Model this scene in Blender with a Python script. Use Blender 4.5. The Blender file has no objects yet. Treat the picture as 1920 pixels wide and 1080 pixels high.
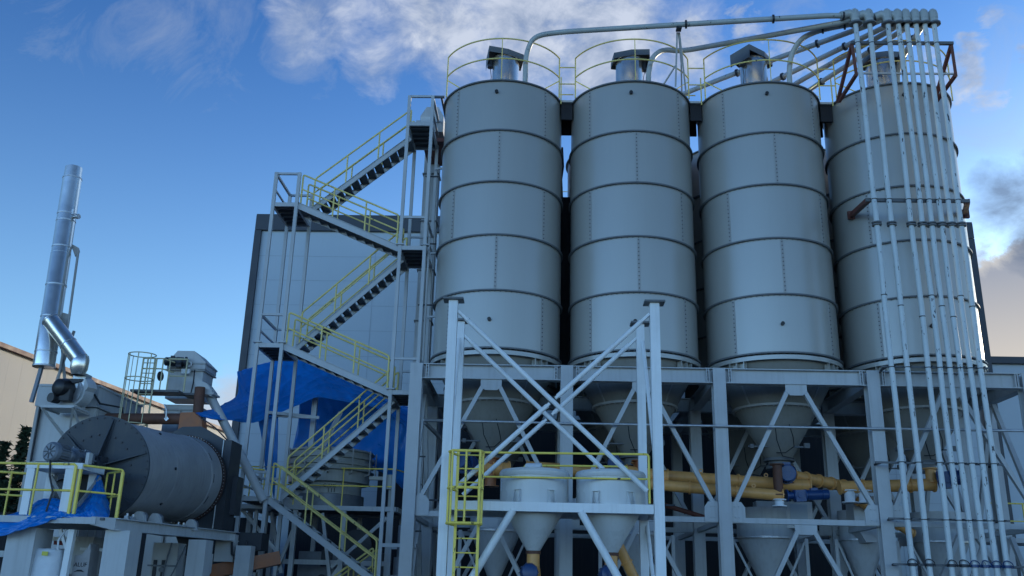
import bpy, bmesh, math, random
from mathutils import Vector, Matrix, noise
random.seed(7)
scene = bpy.context.scene
C = scene.collection
PI = math.pi
R = math.radians
V = Vector

# ------------------------------------------------------------------ camera
cam_data = bpy.data.cameras.new('camera')
cam = bpy.data.objects.new('camera', cam_data)
C.objects.link(cam)
yaw, pitch, roll = 0.0355987, 0.315862, 0.0251668
rt = V((math.cos(yaw), math.sin(yaw), 0)); fh = V((-math.sin(yaw), math.cos(yaw), 0)); zz = V((0, 0, 1))
fw = fh * math.cos(pitch) + zz * math.sin(pitch); up = -fh * math.sin(pitch) + zz * math.cos(pitch)
ir = rt * math.cos(roll) + up * math.sin(roll); iu = up * math.cos(roll) - rt * math.sin(roll)
mx = Matrix((ir, iu, -fw)).transposed().to_4x4(); mx.translation = V((1.409, -27.624, 1.6))
cam.matrix_world = mx
cam_data.sensor_width = 36; cam_data.lens = 1749.16 / 1920 * 36
cam_data.clip_start = 0.1; cam_data.clip_end = 3000
scene.camera = cam
scene.render.resolution_x = 1024; scene.render.resolution_y = 576

# ------------------------------------------------------------------ sun + sky
SUN_AZ = 42.0      # degrees clockwise from +Y (into the picture) towards +X
SUN_EL = 11.0
BACK_LOW = (1.98, 2.08, 2.55)
BACK_HIGH = (0.22, 0.29, 0.36)
sd = V((math.sin(R(SUN_AZ)) * math.cos(R(SUN_EL)), math.cos(R(SUN_AZ)) * math.cos(R(SUN_EL)), math.sin(R(SUN_EL))))
sl = bpy.data.lights.new('sun', 'SUN'); sl.energy = 2.0; sl.angle = R(0.5); sl.color = (1.0, 0.86, 0.66)
so = bpy.data.objects.new('sun', sl); C.objects.link(so)
so.rotation_euler = (-sd).to_track_quat('-Z', 'Y').to_euler()
so.location = (20, 10, 40)
scene.view_settings.view_transform = 'Standard'; scene.view_settings.look = 'None'
scene.view_settings.exposure = 0.67; scene.view_settings.gamma = 1
world = bpy.data.worlds.new('World'); scene.world = world; world.use_nodes = True
nt = world.node_tree; N = nt.nodes; L = nt.links
N.clear()
def nd(t, **k):
    n = N.new(t)
    for a, b in k.items(): setattr(n, a, b)
    return n
def mth(op, a, b=None, c=None, clamp=False):
    n = nd('ShaderNodeMath', operation=op, use_clamp=clamp)
    for i, v in enumerate((a, b, c)):
        if v is None: continue
        if isinstance(v, (int, float)): n.inputs[i].default_value = v
        else: L.new(v, n.inputs[i])
    return n.outputs[0]
def vm(op, a, b=None):
    n = nd('ShaderNodeVectorMath', operation=op)
    for i, v in enumerate((a, b)):
        if v is None: continue
        if isinstance(v, (tuple, list, Vector)): n.inputs[i].default_value = v
        else: L.new(v, n.inputs[i])
    return n
out = nd('ShaderNodeOutputWorld'); bg = nd('ShaderNodeBackground')
L.new(bg.outputs[0], out.inputs[0])
sky = nd('ShaderNodeTexSky', sky_type='NISHITA', sun_disc=False)
sky.sun_elevation = R(SUN_EL); sky.sun_rotation = R(SUN_AZ)
sky.altitude = 0; sky.air_density = 1.0; sky.dust_density = 0.6; sky.ozone_density = 2.0
tc = nd('ShaderNodeTexCoord')
dirv = vm('NORMALIZE', tc.outputs['Generated']).outputs[0]
sep = nd('ShaderNodeSeparateXYZ'); L.new(dirv, sep.inputs[0])
def fbm(scale, detail, rough, dist=0.0, stretch=(1, 1, 1), off=(0, 0, 0)):
    mp = nd('ShaderNodeMapping'); L.new(dirv, mp.inputs[0]); mp.inputs['Scale'].default_value = stretch; mp.inputs['Location'].default_value = off
    n = nd('ShaderNodeTexNoise'); L.new(mp.outputs[0], n.inputs['Vector'])
    n.inputs['Scale'].default_value = scale; n.inputs['Detail'].default_value = detail
    n.inputs['Roughness'].default_value = rough; n.inputs['Distortion'].default_value = dist
    return n.outputs['Fac']
def blob(d, rad, amp=1.0):
    # soft patch of cloud cover around a compass direction
    d = V(d).normalized()
    dd = vm('DISTANCE', dirv, tuple(d)).outputs['Value']
    t = mth('SUBTRACT', 1.0, mth('DIVIDE', dd, rad), clamp=True)
    t = mth('MULTIPLY', mth('MULTIPLY', t, t), mth('SUBTRACT', 3.0, mth('MULTIPLY', t, 2.0)))
    return mth('MULTIPLY', t, amp)
def total(bl):
    r = bl[0]
    for b in bl[1:]: r = mth('MAXIMUM', r, b)
    return r
BANK = [blob((-0.025, 0.834, 0.551), 0.16), blob((-0.113, 0.823, 0.556), 0.15, 0.95), blob((0.069, 0.844, 0.533), 0.15, 1.1), blob((-0.179, 0.840, 0.513), 0.09, 0.85), blob((0.001, 0.798, 0.603), 0.2), blob((0.133, 0.835, 0.534), 0.11, 0.95), blob((-0.092, 0.854, 0.513), 0.10, 0.9), blob((-0.219, 0.810, 0.544), 0.13, 0.66), blob((-0.014, 0.868, 0.496), 0.09, .8)]
PUFFS = [blob((0.200, 0.813, 0.548), 0.05, 0.9), blob((0.144, 0.831, 0.538), 0.06, 0.9), blob((0.395, 0.776, 0.492), 0.045, 1.0), blob((0.400, 0.787, 0.470), 0.045, 1.0), blob((0.412, 0.791, 0.453), 0.04, 0.9), blob((0.406, 0.755, 0.515), 0.03, 0.8), blob((0.373, 0.789, 0.488), 0.05, 0.85), blob((0.440, 0.752, 0.491), 0.05, .7), blob((0.253, 0.823, 0.509), .08, .75), blob((0.418, 0.851, 0.317), .03, 1.0)]
DARK = [blob((0.441, 0.822, 0.360), 0.085, 1.05), blob((0.420, 0.825, 0.378), 0.045, 0.85), blob((0.456, 0.828, 0.325), 0.07, 1.0), blob((0.463, 0.802, 0.379), 0.08, 0.9)]
CUMU = [blob((0.467, 0.850, 0.244), 0.12, 1.5), blob((0.435, 0.861, 0.262), 0.075, 1.4), blob((0.500, 0.827, 0.258), 0.12, 1.2), blob((0.443, 0.870, 0.217), .1, 1.4)]
LOWC = [blob((-0.319, 0.930, 0.185), 0.07, 0.9), blob((-0.332, 0.931, 0.153), 0.08, 1.0), blob((-0.363, 0.910, 0.202), 0.05, 0.6), blob((-0.296, 0.945, 0.139), 0.08, 1.0)]
WISP = [blob((-0.367, 0.777, 0.512), 0.16, 0.85), blob((-0.318, 0.775, 0.547), 0.12, 0.95), blob((-0.246, 0.815, 0.525), 0.09, 1.1), blob((-0.448, 0.742, 0.499), .12, .6), blob((-0.359, 0.793, 0.492), .07, .9), blob((0.203, 0.841, 0.501), .15, .8), blob((0.403, 0.805, 0.435), .14, .9), blob((0.412, 0.759, 0.504), .12, .7), blob((0.249, 0.796, 0.552), .12, .6)]

n_big = fbm(5.0, 8, 0.6, 0.5, (1, 1, 1.9), (3.1, 0.4, 1.2))
n_fine = fbm(17.0, 8, 0.62, 0.35, (1, 1, 1.5), (0.3, 2.4, 0.7))
nn = n_mix = mth('ADD', mth('MULTIPLY', n_big, 0.55), mth('MULTIPLY', n_fine, 0.45))
n_puff = fbm(30.0, 6, 0.6, 0.3, (1, 1, 1.8), (1.3, 0.2, 4.7))
def cover(mask, thr, gain):
    t = mth('ADD', mth('MULTIPLY', mth('SUBTRACT', nn, 0.5), 2.4), mth('SUBTRACT', mask, thr))
    t = mth('MULTIPLY', t, gain, clamp=True)
    return mth('MULTIPLY', t, mth('MULTIPLY', mask, 3.0, clamp=True), clamp=True)
bright = cover(total(BANK), 0.36, 1.5)
nn = n_puff
small = cover(total(PUFFS), 0.56, 2.0)
nn = n_mix
dark = cover(total(DARK), 0.5, 1.8)
cumu = cover(total(CUMU), 0.28, 7.0)
cumu_raw = mth('MULTIPLY', mth('ADD', mth('MULTIPLY', mth('SUBTRACT', nn, 0.5), 2.4), mth('SUBTRACT', total(CUMU), 0.28)), 6.0)
horiz = cover(total(LOWC), 0.5, 1.6)
def mixc(fac, a, col, mx_=1.0):
    m = nd('ShaderNodeMix', data_type='RGBA')
    L.new(mth('MULTIPLY', fac, mx_), m.inputs[0]); L.new(a, m.inputs[6])
    if isinstance(col, tuple): m.inputs[7].default_value = (*col, 1)
    else: L.new(col, m.inputs[7])
    return m.outputs[2]
def ramp(v, a, b):
    n = nd('ShaderNodeMapRange', interpolation_type='SMOOTHSTEP'); L.new(v, n.inputs[0]); n.inputs[1].default_value = a; n.inputs[2].default_value = b
    return n.outputs[0]
def mul(a, bcol, fac=None):
    m = nd('ShaderNodeMix', data_type='RGBA', blend_type='MULTIPLY', clamp_result=False)
    m.inputs[0].default_value = 1.0; L.new(a, m.inputs[6])
    if isinstance(bcol, tuple): m.inputs[7].default_value = (*bcol, 1)
    else: L.new(bcol, m.inputs[7])
    return m.outputs[2]
def lerpc(f, ca, cb):
    m = nd('ShaderNodeMix', data_type='RGBA'); L.new(f, m.inputs[0]); m.inputs[6].default_value = (*ca, 1); m.inputs[7].default_value = (*cb, 1)
    return m.outputs[2]
# clear air: paler towards the horizon, deep blue high up; unseen sky behind the camera is boosted low down to light the facades
c = mul(sky.outputs[0], lerpc(ramp(sep.outputs['Z'], 0.14, 0.62), (0.95, 1.22, 1.45), (0.30, 0.62, 1.10)))
backc = lerpc(ramp(sep.outputs['Z'], 0.10, 0.50), BACK_LOW, BACK_HIGH)
bm_ = nd('ShaderNodeMix', data_type='RGBA'); L.new(ramp(sep.outputs['Y'], 0.15, -0.55), bm_.inputs[0]); bm_.inputs[6].default_value = (1, 1, 1, 1); L.new(backc, bm_.inputs[7])
c = mul(c, bm_.outputs[2])
SC = 1.0
shade = nd('ShaderNodeMix', data_type='RGBA'); L.new(mth('MULTIPLY', mth('SUBTRACT', n_fine, 0.38), 4.0, clamp=True), shade.inputs[0])
shade.inputs[6].default_value = (1.7, 2.1, 2.9, 1); shade.inputs[7].default_value = (3.5, 3.8, 4.4, 1)
c = mixc(horiz, c, (3.0, 2.9, 3.1), 0.75)
c = mixc(bright, c, shade.outputs[2], 0.88)
c = mixc(small, c, shade.outputs[2], 0.75)
nn = fbm(9.0, 9, 0.68, 0.9, (1.0, 1.6, 1.0), (5.3, 1.4, 2.2)); wisp = cover(total(WISP), 0.50, 0.9); c = mixc(wisp, c, (2.2, 2.6, 3.3), 0.55)
cshade = nd('ShaderNodeMix', data_type='RGBA'); L.new(mth('MULTIPLY', mth('SUBTRACT', sep.outputs['Z'], 0.20), 10.0, clamp=True), cshade.inputs[0])
cshade.inputs[6].default_value = (3.6, 3.2, 2.75, 1); cshade.inputs[7].default_value = (1.9, 2.0, 2.35, 1)
rimc = mth('MULTIPLY', mth('SUBTRACT', 1.0, mth('MULTIPLY', cumu_raw, 0.45), clamp=True), 1.0)
c = mixc(cumu, c, cshade.outputs[2], 0.97)
c = mixc(mth('MULTIPLY', cumu, rimc), c, (3.9, 3.8, 3.6), 0.9)
c = mixc(dark, c, (0.75, 1.05, 1.65), 0.8)
L.new(c, bg.inputs[0]); bg.inputs[1].default_value = 0.12

# ------------------------------------------------------------------ materials
def mat(name, col, rough=0.5,  metal=0.0, var=0.10, streak=0.0, scale=1.5, bump=0.0, dirt=(0.10, 0.09, 0.08), chips=0.0, spec=0.5, bscale=30, bstr=(1,1,1), rvar=0.08):
    m = bpy.data.materials.new(name); m.use_nodes = True
    t = m.node_tree; n = t.nodes; l = t.links
    b = n['Principled BSDF']
    b.inputs['Metallic'].default_value = metal; b.inputs['Specular IOR Level'].default_value = spec
    co = n.new('ShaderNodeTexCoord')
    nz = n.new('ShaderNodeTexNoise'); nz.inputs['Scale'].default_value = scale; nz.inputs['Detail'].default_value = 6; nz.inputs['Roughness'].default_value = 0.6
    l.new(co.outputs['Object'], nz.inputs['Vector'])
    rp = n.new('ShaderNodeMapRange'); rp.inputs[1].default_value = 0.3; rp.inputs[2].default_value = 0.7
    rp.inputs[3].default_value = 1 - var; rp.inputs[4].default_value = 1 + var
    l.new(nz.outputs['Fac'], rp.inputs[0])
    hs = n.new('ShaderNodeVectorMath'); hs.operation = 'SCALE'; hs.inputs[0].default_value = col
    l.new(rp.outputs[0], hs.inputs['Scale'])
    last = hs.outputs[0]
    if streak > 0:
        mp = n.new('ShaderNodeMapping'); mp.inputs['Scale'].default_value = (7, 7, 0.35); l.new(co.outputs['Object'], mp.inputs[0])
        s = n.new('ShaderNodeTexNoise'); s.inputs['Scale'].default_value = 1.6; s.inputs['Detail'].default_value = 5; l.new(mp.outputs[0], s.inputs['Vector'])
        r2 = n.new('ShaderNodeMapRange'); r2.inputs[1].default_value = 0.5; r2.inputs[2].default_value = 0.78; r2.inputs[4].default_value = streak; l.new(s.outputs['Fac'], r2.inputs[0])
        mx2 = n.new('ShaderNodeMix'); mx2.data_type = 'RGBA'; l.new(r2.outputs[0], mx2.inputs[0]); l.new(last, mx2.inputs[6]); mx2.inputs[7].default_value = (*dirt, 1)
        last = mx2.outputs[2]
    if chips > 0:
        s = n.new('ShaderNodeTexNoise'); s.inputs['Scale'].default_value = 9; s.inputs['Detail'].default_value = 4; s.inputs['Roughness'].default_value = 0.7
        mp = n.new('ShaderNodeMapping'); mp.inputs['Scale'].default_value = (1.6, 1.6, 0.45); oi_ = n.new('ShaderNodeObjectInfo'); of = n.new('ShaderNodeVectorMath'); of.operation = 'SCALE'; of.inputs[0].default_value = (17.0, 9.0, 31.0); l.new(oi_.outputs['Random'], of.inputs['Scale'])
        ad_ = n.new('ShaderNodeVectorMath'); l.new(mp.outputs[0], ad_.inputs[0]); l.new(of.outputs[0], ad_.inputs[1])
        l.new(co.outputs['Object'], mp.inputs[0]); l.new(ad_.outputs[0], s.inputs['Vector']); s.inputs['Scale'].default_value = 6.5
        r2 = n.new('ShaderNodeMapRange'); r2.inputs[1].default_value = 0.66 - chips * 0.1; r2.inputs[2].default_value = 0.68 - chips * 0.1; l.new(s.outputs['Fac'], r2.inputs[0])
        mx2 = n.new('ShaderNodeMix'); mx2.data_type = 'RGBA'; l.new(r2.outputs[0], mx2.inputs[0]); l.new(last, mx2.inputs[6]); mx2.inputs[7].default_value = (0.03, 0.028, 0.03, 1)
        last = mx2.outputs[2]
    l.new(last, b.inputs['Base Color'])
    rr = n.new('ShaderNodeMapRange'); rr.inputs[1].default_value = 0.3; rr.inputs[2].default_value = 0.7
    rr.inputs[3].default_value = max(0.04, rough - rvar); rr.inputs[4].default_value = min(1, rough + rvar)
    l.new(nz.outputs['Fac'], rr.inputs[0]); l.new(rr.outputs[0], b.inputs['Roughness'])
    if bump > 0:
        mp = n.new('ShaderNodeMapping'); mp.inputs['Scale'].default_value = bstr; l.new(co.outputs['Object'], mp.inputs[0])
        bn = n.new('ShaderNodeTexNoise'); bn.inputs['Scale'].default_value = bscale; bn.inputs['Detail'].default_value = 4; l.new(mp.outputs[0], bn.inputs['Vector'])
        bp = n.new('ShaderNodeBump'); bp.inputs['Strength'].default_value = bump; bp.inputs['Distance'].default_value = 0.02
        l.new(bn.outputs['Fac'], bp.inputs['Height']); l.new(bp.outputs[0], b.inputs['Normal'])
    return m
M = {}
M['silo'] = mat('silo_paint', (0.41, 0.405, 0.375), 0.32, 0.24, 0.02, 0.10, 0.35, 0.0, dirt=(0.34, 0.33, 0.30), rvar=0.015)
M['cone'] = mat('shaded_hopper_paint', (0.27, 0.265, 0.24), 0.45, 0, 0.08, 0.3, 1.2, dirt=(0.18, 0.16, 0.13))  # base tone lowered to stand in for shade under the silos
M['flange'] = mat('flange_paint', (0.13, 0.14, 0.15), 0.5, 0, 0.12, 0.2)
M['seam'] = mat('seam_paint', (0.36, 0.36, 0.35), 0.45, 0, 0.1, 0.2)
M['bolt'] = mat('dark_bolt', (0.06, 0.06, 0.07), 0.5, 0.6, 0.1)
M['frame'] = mat('frame_paint', (0.47, 0.49, 0.50), 0.5, 0, 0.09, 0.22, 1.2, 0.1, dirt=(0.20, 0.18, 0.15))
M['white'] = mat('white_paint', (0.80, 0.83, 0.84), 0.42, 0, 0.07, 0.18, 1.5, 0.1, dirt=(0.30, 0.27, 0.22))
M['tank'] = mat('tank_paint', (0.60, 0.62, 0.62), 0.30, 0, 0.05, 0.12, 1.0, dirt=(0.38, 0.35, 0.30))
M['stair'] = mat('stair_paint', (0.46, 0.49, 0.51), 0.5, 0, 0.08, 0.15, 1.5, dirt=(0.2, 0.2, 0.18))
M['tread'] = mat('tread_steel', (0.16, 0.17, 0.18), 0.55, 0.3, 0.15, 0.1, 4)
M['deck'] = mat('deck_steel', (0.13, 0.14, 0.15), 0.6, 0.2, 0.15, 0.1, 3)
M['yellow'] = mat('yellow_paint', (0.95, 0.74, 0.13), 0.45, 0, 0.12, 0.2, 4, dirt=(0.30, 0.22, 0.08), chips=0.2)
M['yellow3'] = mat('pale_yellow_paint', (0.58, 0.54, 0.34), 0.5, 0, 0.12, 0.2, 4, dirt=(0.25, 0.2, 0.1))
M['yellow2'] = mat('faded_yellow_paint', (0.80, 0.66, 0.22), 0.5, 0, 0.12, 0.2, 4, dirt=(0.25, 0.2, 0.1), chips=0.2)
M['pipe'] = mat('pipe_paint', (0.56, 0.61, 0.62), 0.4, 0, 0.08, 0.15, 2, chips=0.30, dirt=(0.25, 0.24, 0.22))
M['pipetop'] = mat('pipe_paint_top', (0.42, 0.45, 0.44), 0.4, 0, 0.1, 0.1, 2, chips=0.2)
M['steel'] = mat('polished_steel', (0.74, 0.70, 0.64), 0.24, 0.85, 0.05, 0.0, 3, 0.03, bscale=3, rvar=0.03)
M['galv'] = mat('galvanised_steel', (0.52, 0.54, 0.56), 0.42, 0.7, 0.15, 0.1, 6)
M['dark'] = mat('dark_metal', (0.035, 0.04, 0.05), 0.5, 0.2, 0.2)
M['disc'] = mat('dark_blue_grey_steel', (0.036, 0.046, 0.060), 0.5, 0.1, 0.15, 0.2, 2)
M['drum'] = mat('drum_grey', (0.33, 0.33, 0.335), 0.5, 0.1, 0.14, 0.3, 1.6, 0.2, dirt=(0.10, 0.09, 0.085))
M['rust'] = mat('rust_brown', (0.13, 0.055, 0.035), 0.7, 0.0, 0.35, 0.2, 4, 0.3)
M['rustdark'] = mat('dark_rust', (0.045, 0.022, 0.018), 0.7, 0.0, 0.35, 0.2, 4)
M['redox'] = mat('red_oxide', (0.13, 0.042, 0.032), 0.6, 0.0, 0.25, 0.1, 4)
M['orange'] = mat('orange_paint', (0.34, 0.11, 0.035), 0.5, 0.0, 0.2, 0.2, 3)
M['ochre'] = mat('ochre_paint', (0.74, 0.36, 0.11), 0.42, 0, 0.12, 0.2, 3, dirt=(0.3, 0.14, 0.04))
M['blue'] = mat('motor_blue', (0.012, 0.05, 0.16), 0.38, 0.0, 0.12, 0.1, 5)
M['mgrey'] = mat('motor_grey', (0.17, 0.19, 0.22), 0.45, 0.2, 0.15, 0.1, 5)
M['tarp'] = mat('blue_tarp', (0.004, 0.19, 0.60), 0.34, 0, 0.15, 0.0, 2, 0.5, bscale=7, bstr=(1, 1, 0.4))
M['wall'] = mat('panel_wall', (0.46, 0.54, 0.60), 0.45, 0, 0.04, 0.06, 0.3, dirt=(0.35, 0.35, 0.34))
M['joint'] = mat('panel_joint', (0.38, 0.445, 0.50), 0.6, 0, 0.05)
M['trim'] = mat('dark_trim', (0.045, 0.052, 0.065), 0.5, 0, 0.08)
M['beige'] = mat('beige_wall', (0.36, 0.365, 0.37), 0.7, 0, 0.05, 0.08, 0.4, dirt=(0.4, 0.33, 0.25))
M['redtrim'] = mat('maroon_trim', (0.10, 0.042, 0.048), 0.6, 0, 0.1)
M['roofin'] = mat('roof_grey', (0.28, 0.30, 0.31), 0.7, 0, 0.1)
M['box'] = mat('filter_paint', (0.50, 0.51, 0.51), 0.45, 0, 0.06, 0.2, 1.2, dirt=(0.28, 0.26, 0.22))
M['concrete'] = mat('column_paint', (0.50, 0.52, 0.53), 0.55, 0, 0.08, 0.2, 1.3, 0.15)
M['ground'] = mat('yard_concrete', (0.11, 0.105, 0.10), 0.85, 0, 0.25, 0, 0.6, 0.3)
M['hatch'] = mat('black_rubber', (0.012, 0.012, 0.014), 0.45, 0, 0.2)
M['bagw'] = mat('white_woven_sack', (0.70, 0.74, 0.78), 0.7, 0, 0.08, 0, 4, 0.5, bscale=9)
M['bagb'] = mat('grey_woven_sack', (0.34, 0.33, 0.33), 0.8, 0, 0.1, 0, 4, 0.5, bscale=9)
M['labely'] = mat('yellow_label', (0.62, 0.58, 0.08), 0.6, 0, 0.1)
M['ink'] = mat('black_ink', (0.015, 0.015, 0.02), 0.7)
M['inkb'] = mat('blue_marker_ink', (0.02, 0.06, 0.18), 0.6)
M['red'] = mat('dark_red', (0.22, 0.015, 0.025), 0.5)
M['cable'] = mat('black_cable', (0.015, 0.015, 0.02), 0.5)
M['trunk'] = mat('bark', (0.07, 0.05, 0.035), 0.9, 0, 0.3)
M['leaf'] = mat('conifer_needles', (0.030, 0.055, 0.025), 0.8, 0, 0.45, 0, 3)
M['shed'] = mat('shed_and_shade_dark', (0.022, 0.024, 0.03), 0.9, 0, 0.2, 0.2, 0.7)  # shed walls, and the dark panels that stand in for shade
M['sieve'] = mat('sieve_paint', (0.40, 0.41, 0.39), 0.45, 0, 0.1, 0.25, 2)

# ------------------------------------------------------------------ mesh builder
def perp(d):
    d = d.normalized()
    a = V((0, 0, 1)) if abs(d.z) < 0.95 else V((1, 0, 0))
    x = d.cross(a).normalized(); y = x.cross(d).normalized()
    return x, y
class MB:
    def __init__(s): s.v = []; s.f = []; s.sm = []; s.g = []; s.dp = 0
    def add(s, vs, fs, smooth=False):
        if s.dp == 0: s.g.append(len(s.f))
        o = len(s.v); s.v += [V(q) for q in vs]
        for f in fs: s.f.append([i + o for i in f]); s.sm.append(smooth)
        return s
    def box(s, c, d, rz=0.0, ax=None):
        c = V(c); hx, hy, hz = d[0] / 2, d[1] / 2, d[2] / 2
        if ax is None: m = Matrix.Rotation(rz, 3, 'Z'); ax = [m @ V((1, 0, 0)), m @ V((0, 1, 0)), V((0, 0, 1))]
        vs = [c + ax[0] * (sx * hx) + ax[1] * (sy * hy) + ax[2] * (sz * hz) for sz in (-1, 1) for sy in (-1, 1) for sx in (-1, 1)]
        return s.add(vs, [(0, 2, 3, 1), (4, 5, 7, 6), (0, 1, 5, 4), (2, 6, 7, 3), (0, 4, 6, 2), (1, 3, 7, 5)])
    def bar(s, p, q, w, h=None, side=None):
        # rectangular bar from p to q; w along `side`, h across
        p = V(p); q = V(q); h = h or w; d = (q - p); Ln = d.length; d.normalize()
        if side is None: x, y = perp(d)
        else:
            x = V(side); x = (x - d * x.dot(d)).normalized(); y = d.cross(x)
        return s.box((p + q) / 2, (w, h, Ln), ax=[x, y, d])
    def ibeam(s, p, q, w, h, side=(1, 0, 0), t=0.02):
        # flanges w wide along `side`, overall depth h across
        p = V(p); q = V(q); d = (q - p).normalized(); x = V(side); x = (x - d * x.dot(d)).normalized(); y = d.cross(x)
        for k in (-1, 1):
            o = y * (k * (h / 2 - t / 2)); s.bar(p + o, q + o, w, t, x)
        s.bar(p, q, t, h - 2 * t, x)
        return s
    def lathe(s, base, axis, prof, n=32, smooth=True, caps=(False, False), a0=0.0, a1=2 * PI):
        base = V(base); axis = V(axis).normalized(); x, y = perp(axis)
        full = abs(a1 - a0 - 2 * PI) < 1e-6; m = n if full else n + 1
        # break the profile at sharp corners so that smooth shading stays true
        runs_ = [[prof[0]]]
        for i in range(1, len(prof)):
            runs_[-1].append(prof[i])
            if i < len(prof) - 1:
                d1 = V((prof[i][0] - prof[i - 1][0], prof[i][1] - prof[i - 1][1])); d2 = V((prof[i + 1][0] - prof[i][0], prof[i + 1][1] - prof[i][1]))
                if d1.length > 1e-6 and d2.length > 1e-6 and d1.angle(d2) > 0.5: runs_.append([prof[i]])
        for rn_ in runs_:
            vs = []
            for (r, z) in rn_:
                for i in range(m):
                    a = a0 + (a1 - a0) * i / n
                    vs.append(base + axis * z + x * (r * math.cos(a)) + y * (r * math.sin(a)))
            fs = []
            for j in range(len(rn_) - 1):
                for i in range(n):
                    k = (i + 1) % m
                    fs.append((j * m + i, j * m + k, (j + 1) * m + k, (j + 1) * m + i))
            s.add(vs, fs, smooth)
            if rn_ is runs_[0] and caps[0]: s.add(vs[:m], [tuple(range(m))[::-1]])
            if rn_ is runs_[-1] and caps[1]: s.add(vs[-m:], [tuple(range(m))])
        return s
    def cyl(s, p, q, r, r2=None, n=20, caps=True, smooth=True):
        p = V(p); q = V(q); r2 = r if r2 is None else r2
        return s.lathe(p, q - p, [(r, 0), (r2, (q - p).length)], n, smooth, (caps, caps))
    def tube(s, pts, r, n=8, caps=True, closed=False):
        pts = [V(p) for p in pts]
        if len(pts) < 2: return s
        rings = []; prev = None; m = len(pts)
        for i, p in enumerate(pts):
            if closed: d = (pts[(i + 1) % m] - pts[(i - 1) % m]).normalized()
            elif i == 0: d = (pts[1] - p).normalized()
            elif i == m - 1: d = (p - pts[-2]).normalized()
            else: d = ((pts[i + 1] - p).normalized() + (p - pts[i - 1]).normalized()).normalized()
            if prev is None: x, _ = perp(d)
            else:
                x = prev - d * prev.dot(d)
                x = x.normalized() if x.length > 1e-5 else perp(d)[0]
            prev = x; y = d.cross(x)
            rings.append([p + x * (r * math.cos(2 * PI * k / n)) + y * (r * math.sin(2 * PI * k / n)) for k in range(n)])
        vs = [q for g in rings for q in g]; fs = []
        for i in range(m if closed else m - 1):
            j = (i + 1) % m
            for k in range(n):
                l2 = (k + 1) % n
                fs.append((i * n + k, i * n + l2, j * n + l2, j * n + k))
        s.add(vs, fs, True)
        if caps and not closed:
            s.add(rings[0], [tuple(range(n))[::-1]]); s.add(rings[-1], [tuple(range(n))])
        return s
    def prism(s, poly, ext):
        # closed polygon of 3-D points pushed along ext
        poly = [V(p) for p in poly]; e = V(ext); n = len(poly)
        vs = poly + [p + e for p in poly]
        fs = [tuple(range(n))[::-1], tuple(range(n, 2 * n))] + [(i, (i + 1) % n, (i + 1) % n + n, i + n) for i in range(n)]
        return s.add(vs, fs)
    def build(s, name, m, parent=None, **kw):
        me = bpy.data.meshes.new(name); off = ORG.get(parent.name, V((0, 0, 0))) if parent else V((0, 0, 0))
        me.from_pydata([tuple(v - off) for v in s.v], [], s.f)
        me.polygons.foreach_set('use_smooth', s.sm); me.materials.append(m if not isinstance(m, str) else M[m])
        bm = bmesh.new(); bm.from_mesh(me); bmesh.ops.recalc_face_normals(bm, faces=bm.faces); bm.to_mesh(me); bm.free()
        me.update()
        o = bpy.data.objects.new(name, me); C.objects.link(o)
        if parent: o.parent = parent; ORG[o.name] = off
        for k, v in kw.items(): o[k] = v
        return o
    def build_each(s, name, m, parent=None):
        # one object for every primitive that was added
        r = []
        for a, e in zip(s.g, s.g[1:] + [len(s.f)]):
            if e <= a: continue
            p = MB(); idx = {}
            for k in range(a, e):
                for i in s.f[k]:
                    if i not in idx: idx[i] = len(p.v); p.v.append(s.v[i])
                p.f.append([idx[i] for i in s.f[k]]); p.sm.append(s.sm[k])
            r.append(p.build(name, m, parent))
        return r
def _outer(fn):
    def w(s, *a, **k):
        if s.dp == 0: s.g.append(len(s.f))
        s.dp += 1
        try: return fn(s, *a, **k)
        finally: s.dp -= 1
    return w
for _n in ('box', 'bar', 'ibeam', 'lathe', 'cyl', 'tube', 'prism'): setattr(MB, _n, _outer(getattr(MB, _n)))
ORG = {}
def thing(name, loc, label, cat, group=None):
    o = bpy.data.objects.new(name, None); C.objects.link(o); o.location = loc; o.empty_display_size = 0.2
    o['label'] = label; o['category'] = cat
    if group: o['group'] = group
    ORG[o.name] = V(loc)
    return o
def tag(o, label, cat, group=None):
    o['label'] = label; o['category'] = cat
    if group: o['group'] = group
    return o
def kids(o): return [c for c in bpy.data.objects if c.parent == o]
def copy_tree(o, loc, label=None):
    def rec(a, par):
        c = a.copy(); C.objects.link(c)
        if par: c.parent = par
        for k in KID[a.name]: rec(k, c)
        return c
    KID.clear(); 
    for q in bpy.data.objects: KID.setdefault(q.name, [])
    for q in list(bpy.data.objects):
        if q.parent: KID[q.parent.name].append(q)
    r = rec(o, None); r.location = loc; ORG[r.name] = V(loc)
    if label: r['label'] = label
    return r
KID = {}
def arc(p, corner, q, n=6):
    # quadratic bend
    p, corner, q = V(p), V(corner), V(q)
    return [p * (1 - t) ** 2 + corner * (2 * t * (1 - t)) + q * t * t for t in [i / n for i in range(n + 1)]]
def rounded(pts, rad=0.1, n=4):
    pts = [V(p) for p in pts]; o = [pts[0]]
    for i in range(1, len(pts) - 1):
        a, b, c = pts[i - 1], pts[i], pts[i + 1]
        r1 = min(rad, (b - a).length * 0.45); r2 = min(rad, (c - b).length * 0.45)
        o += arc(b + (a - b).normalized() * r1, b, b + (c - b).normalized() * r2, n)
    o.append(pts[-1]); return o
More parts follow.
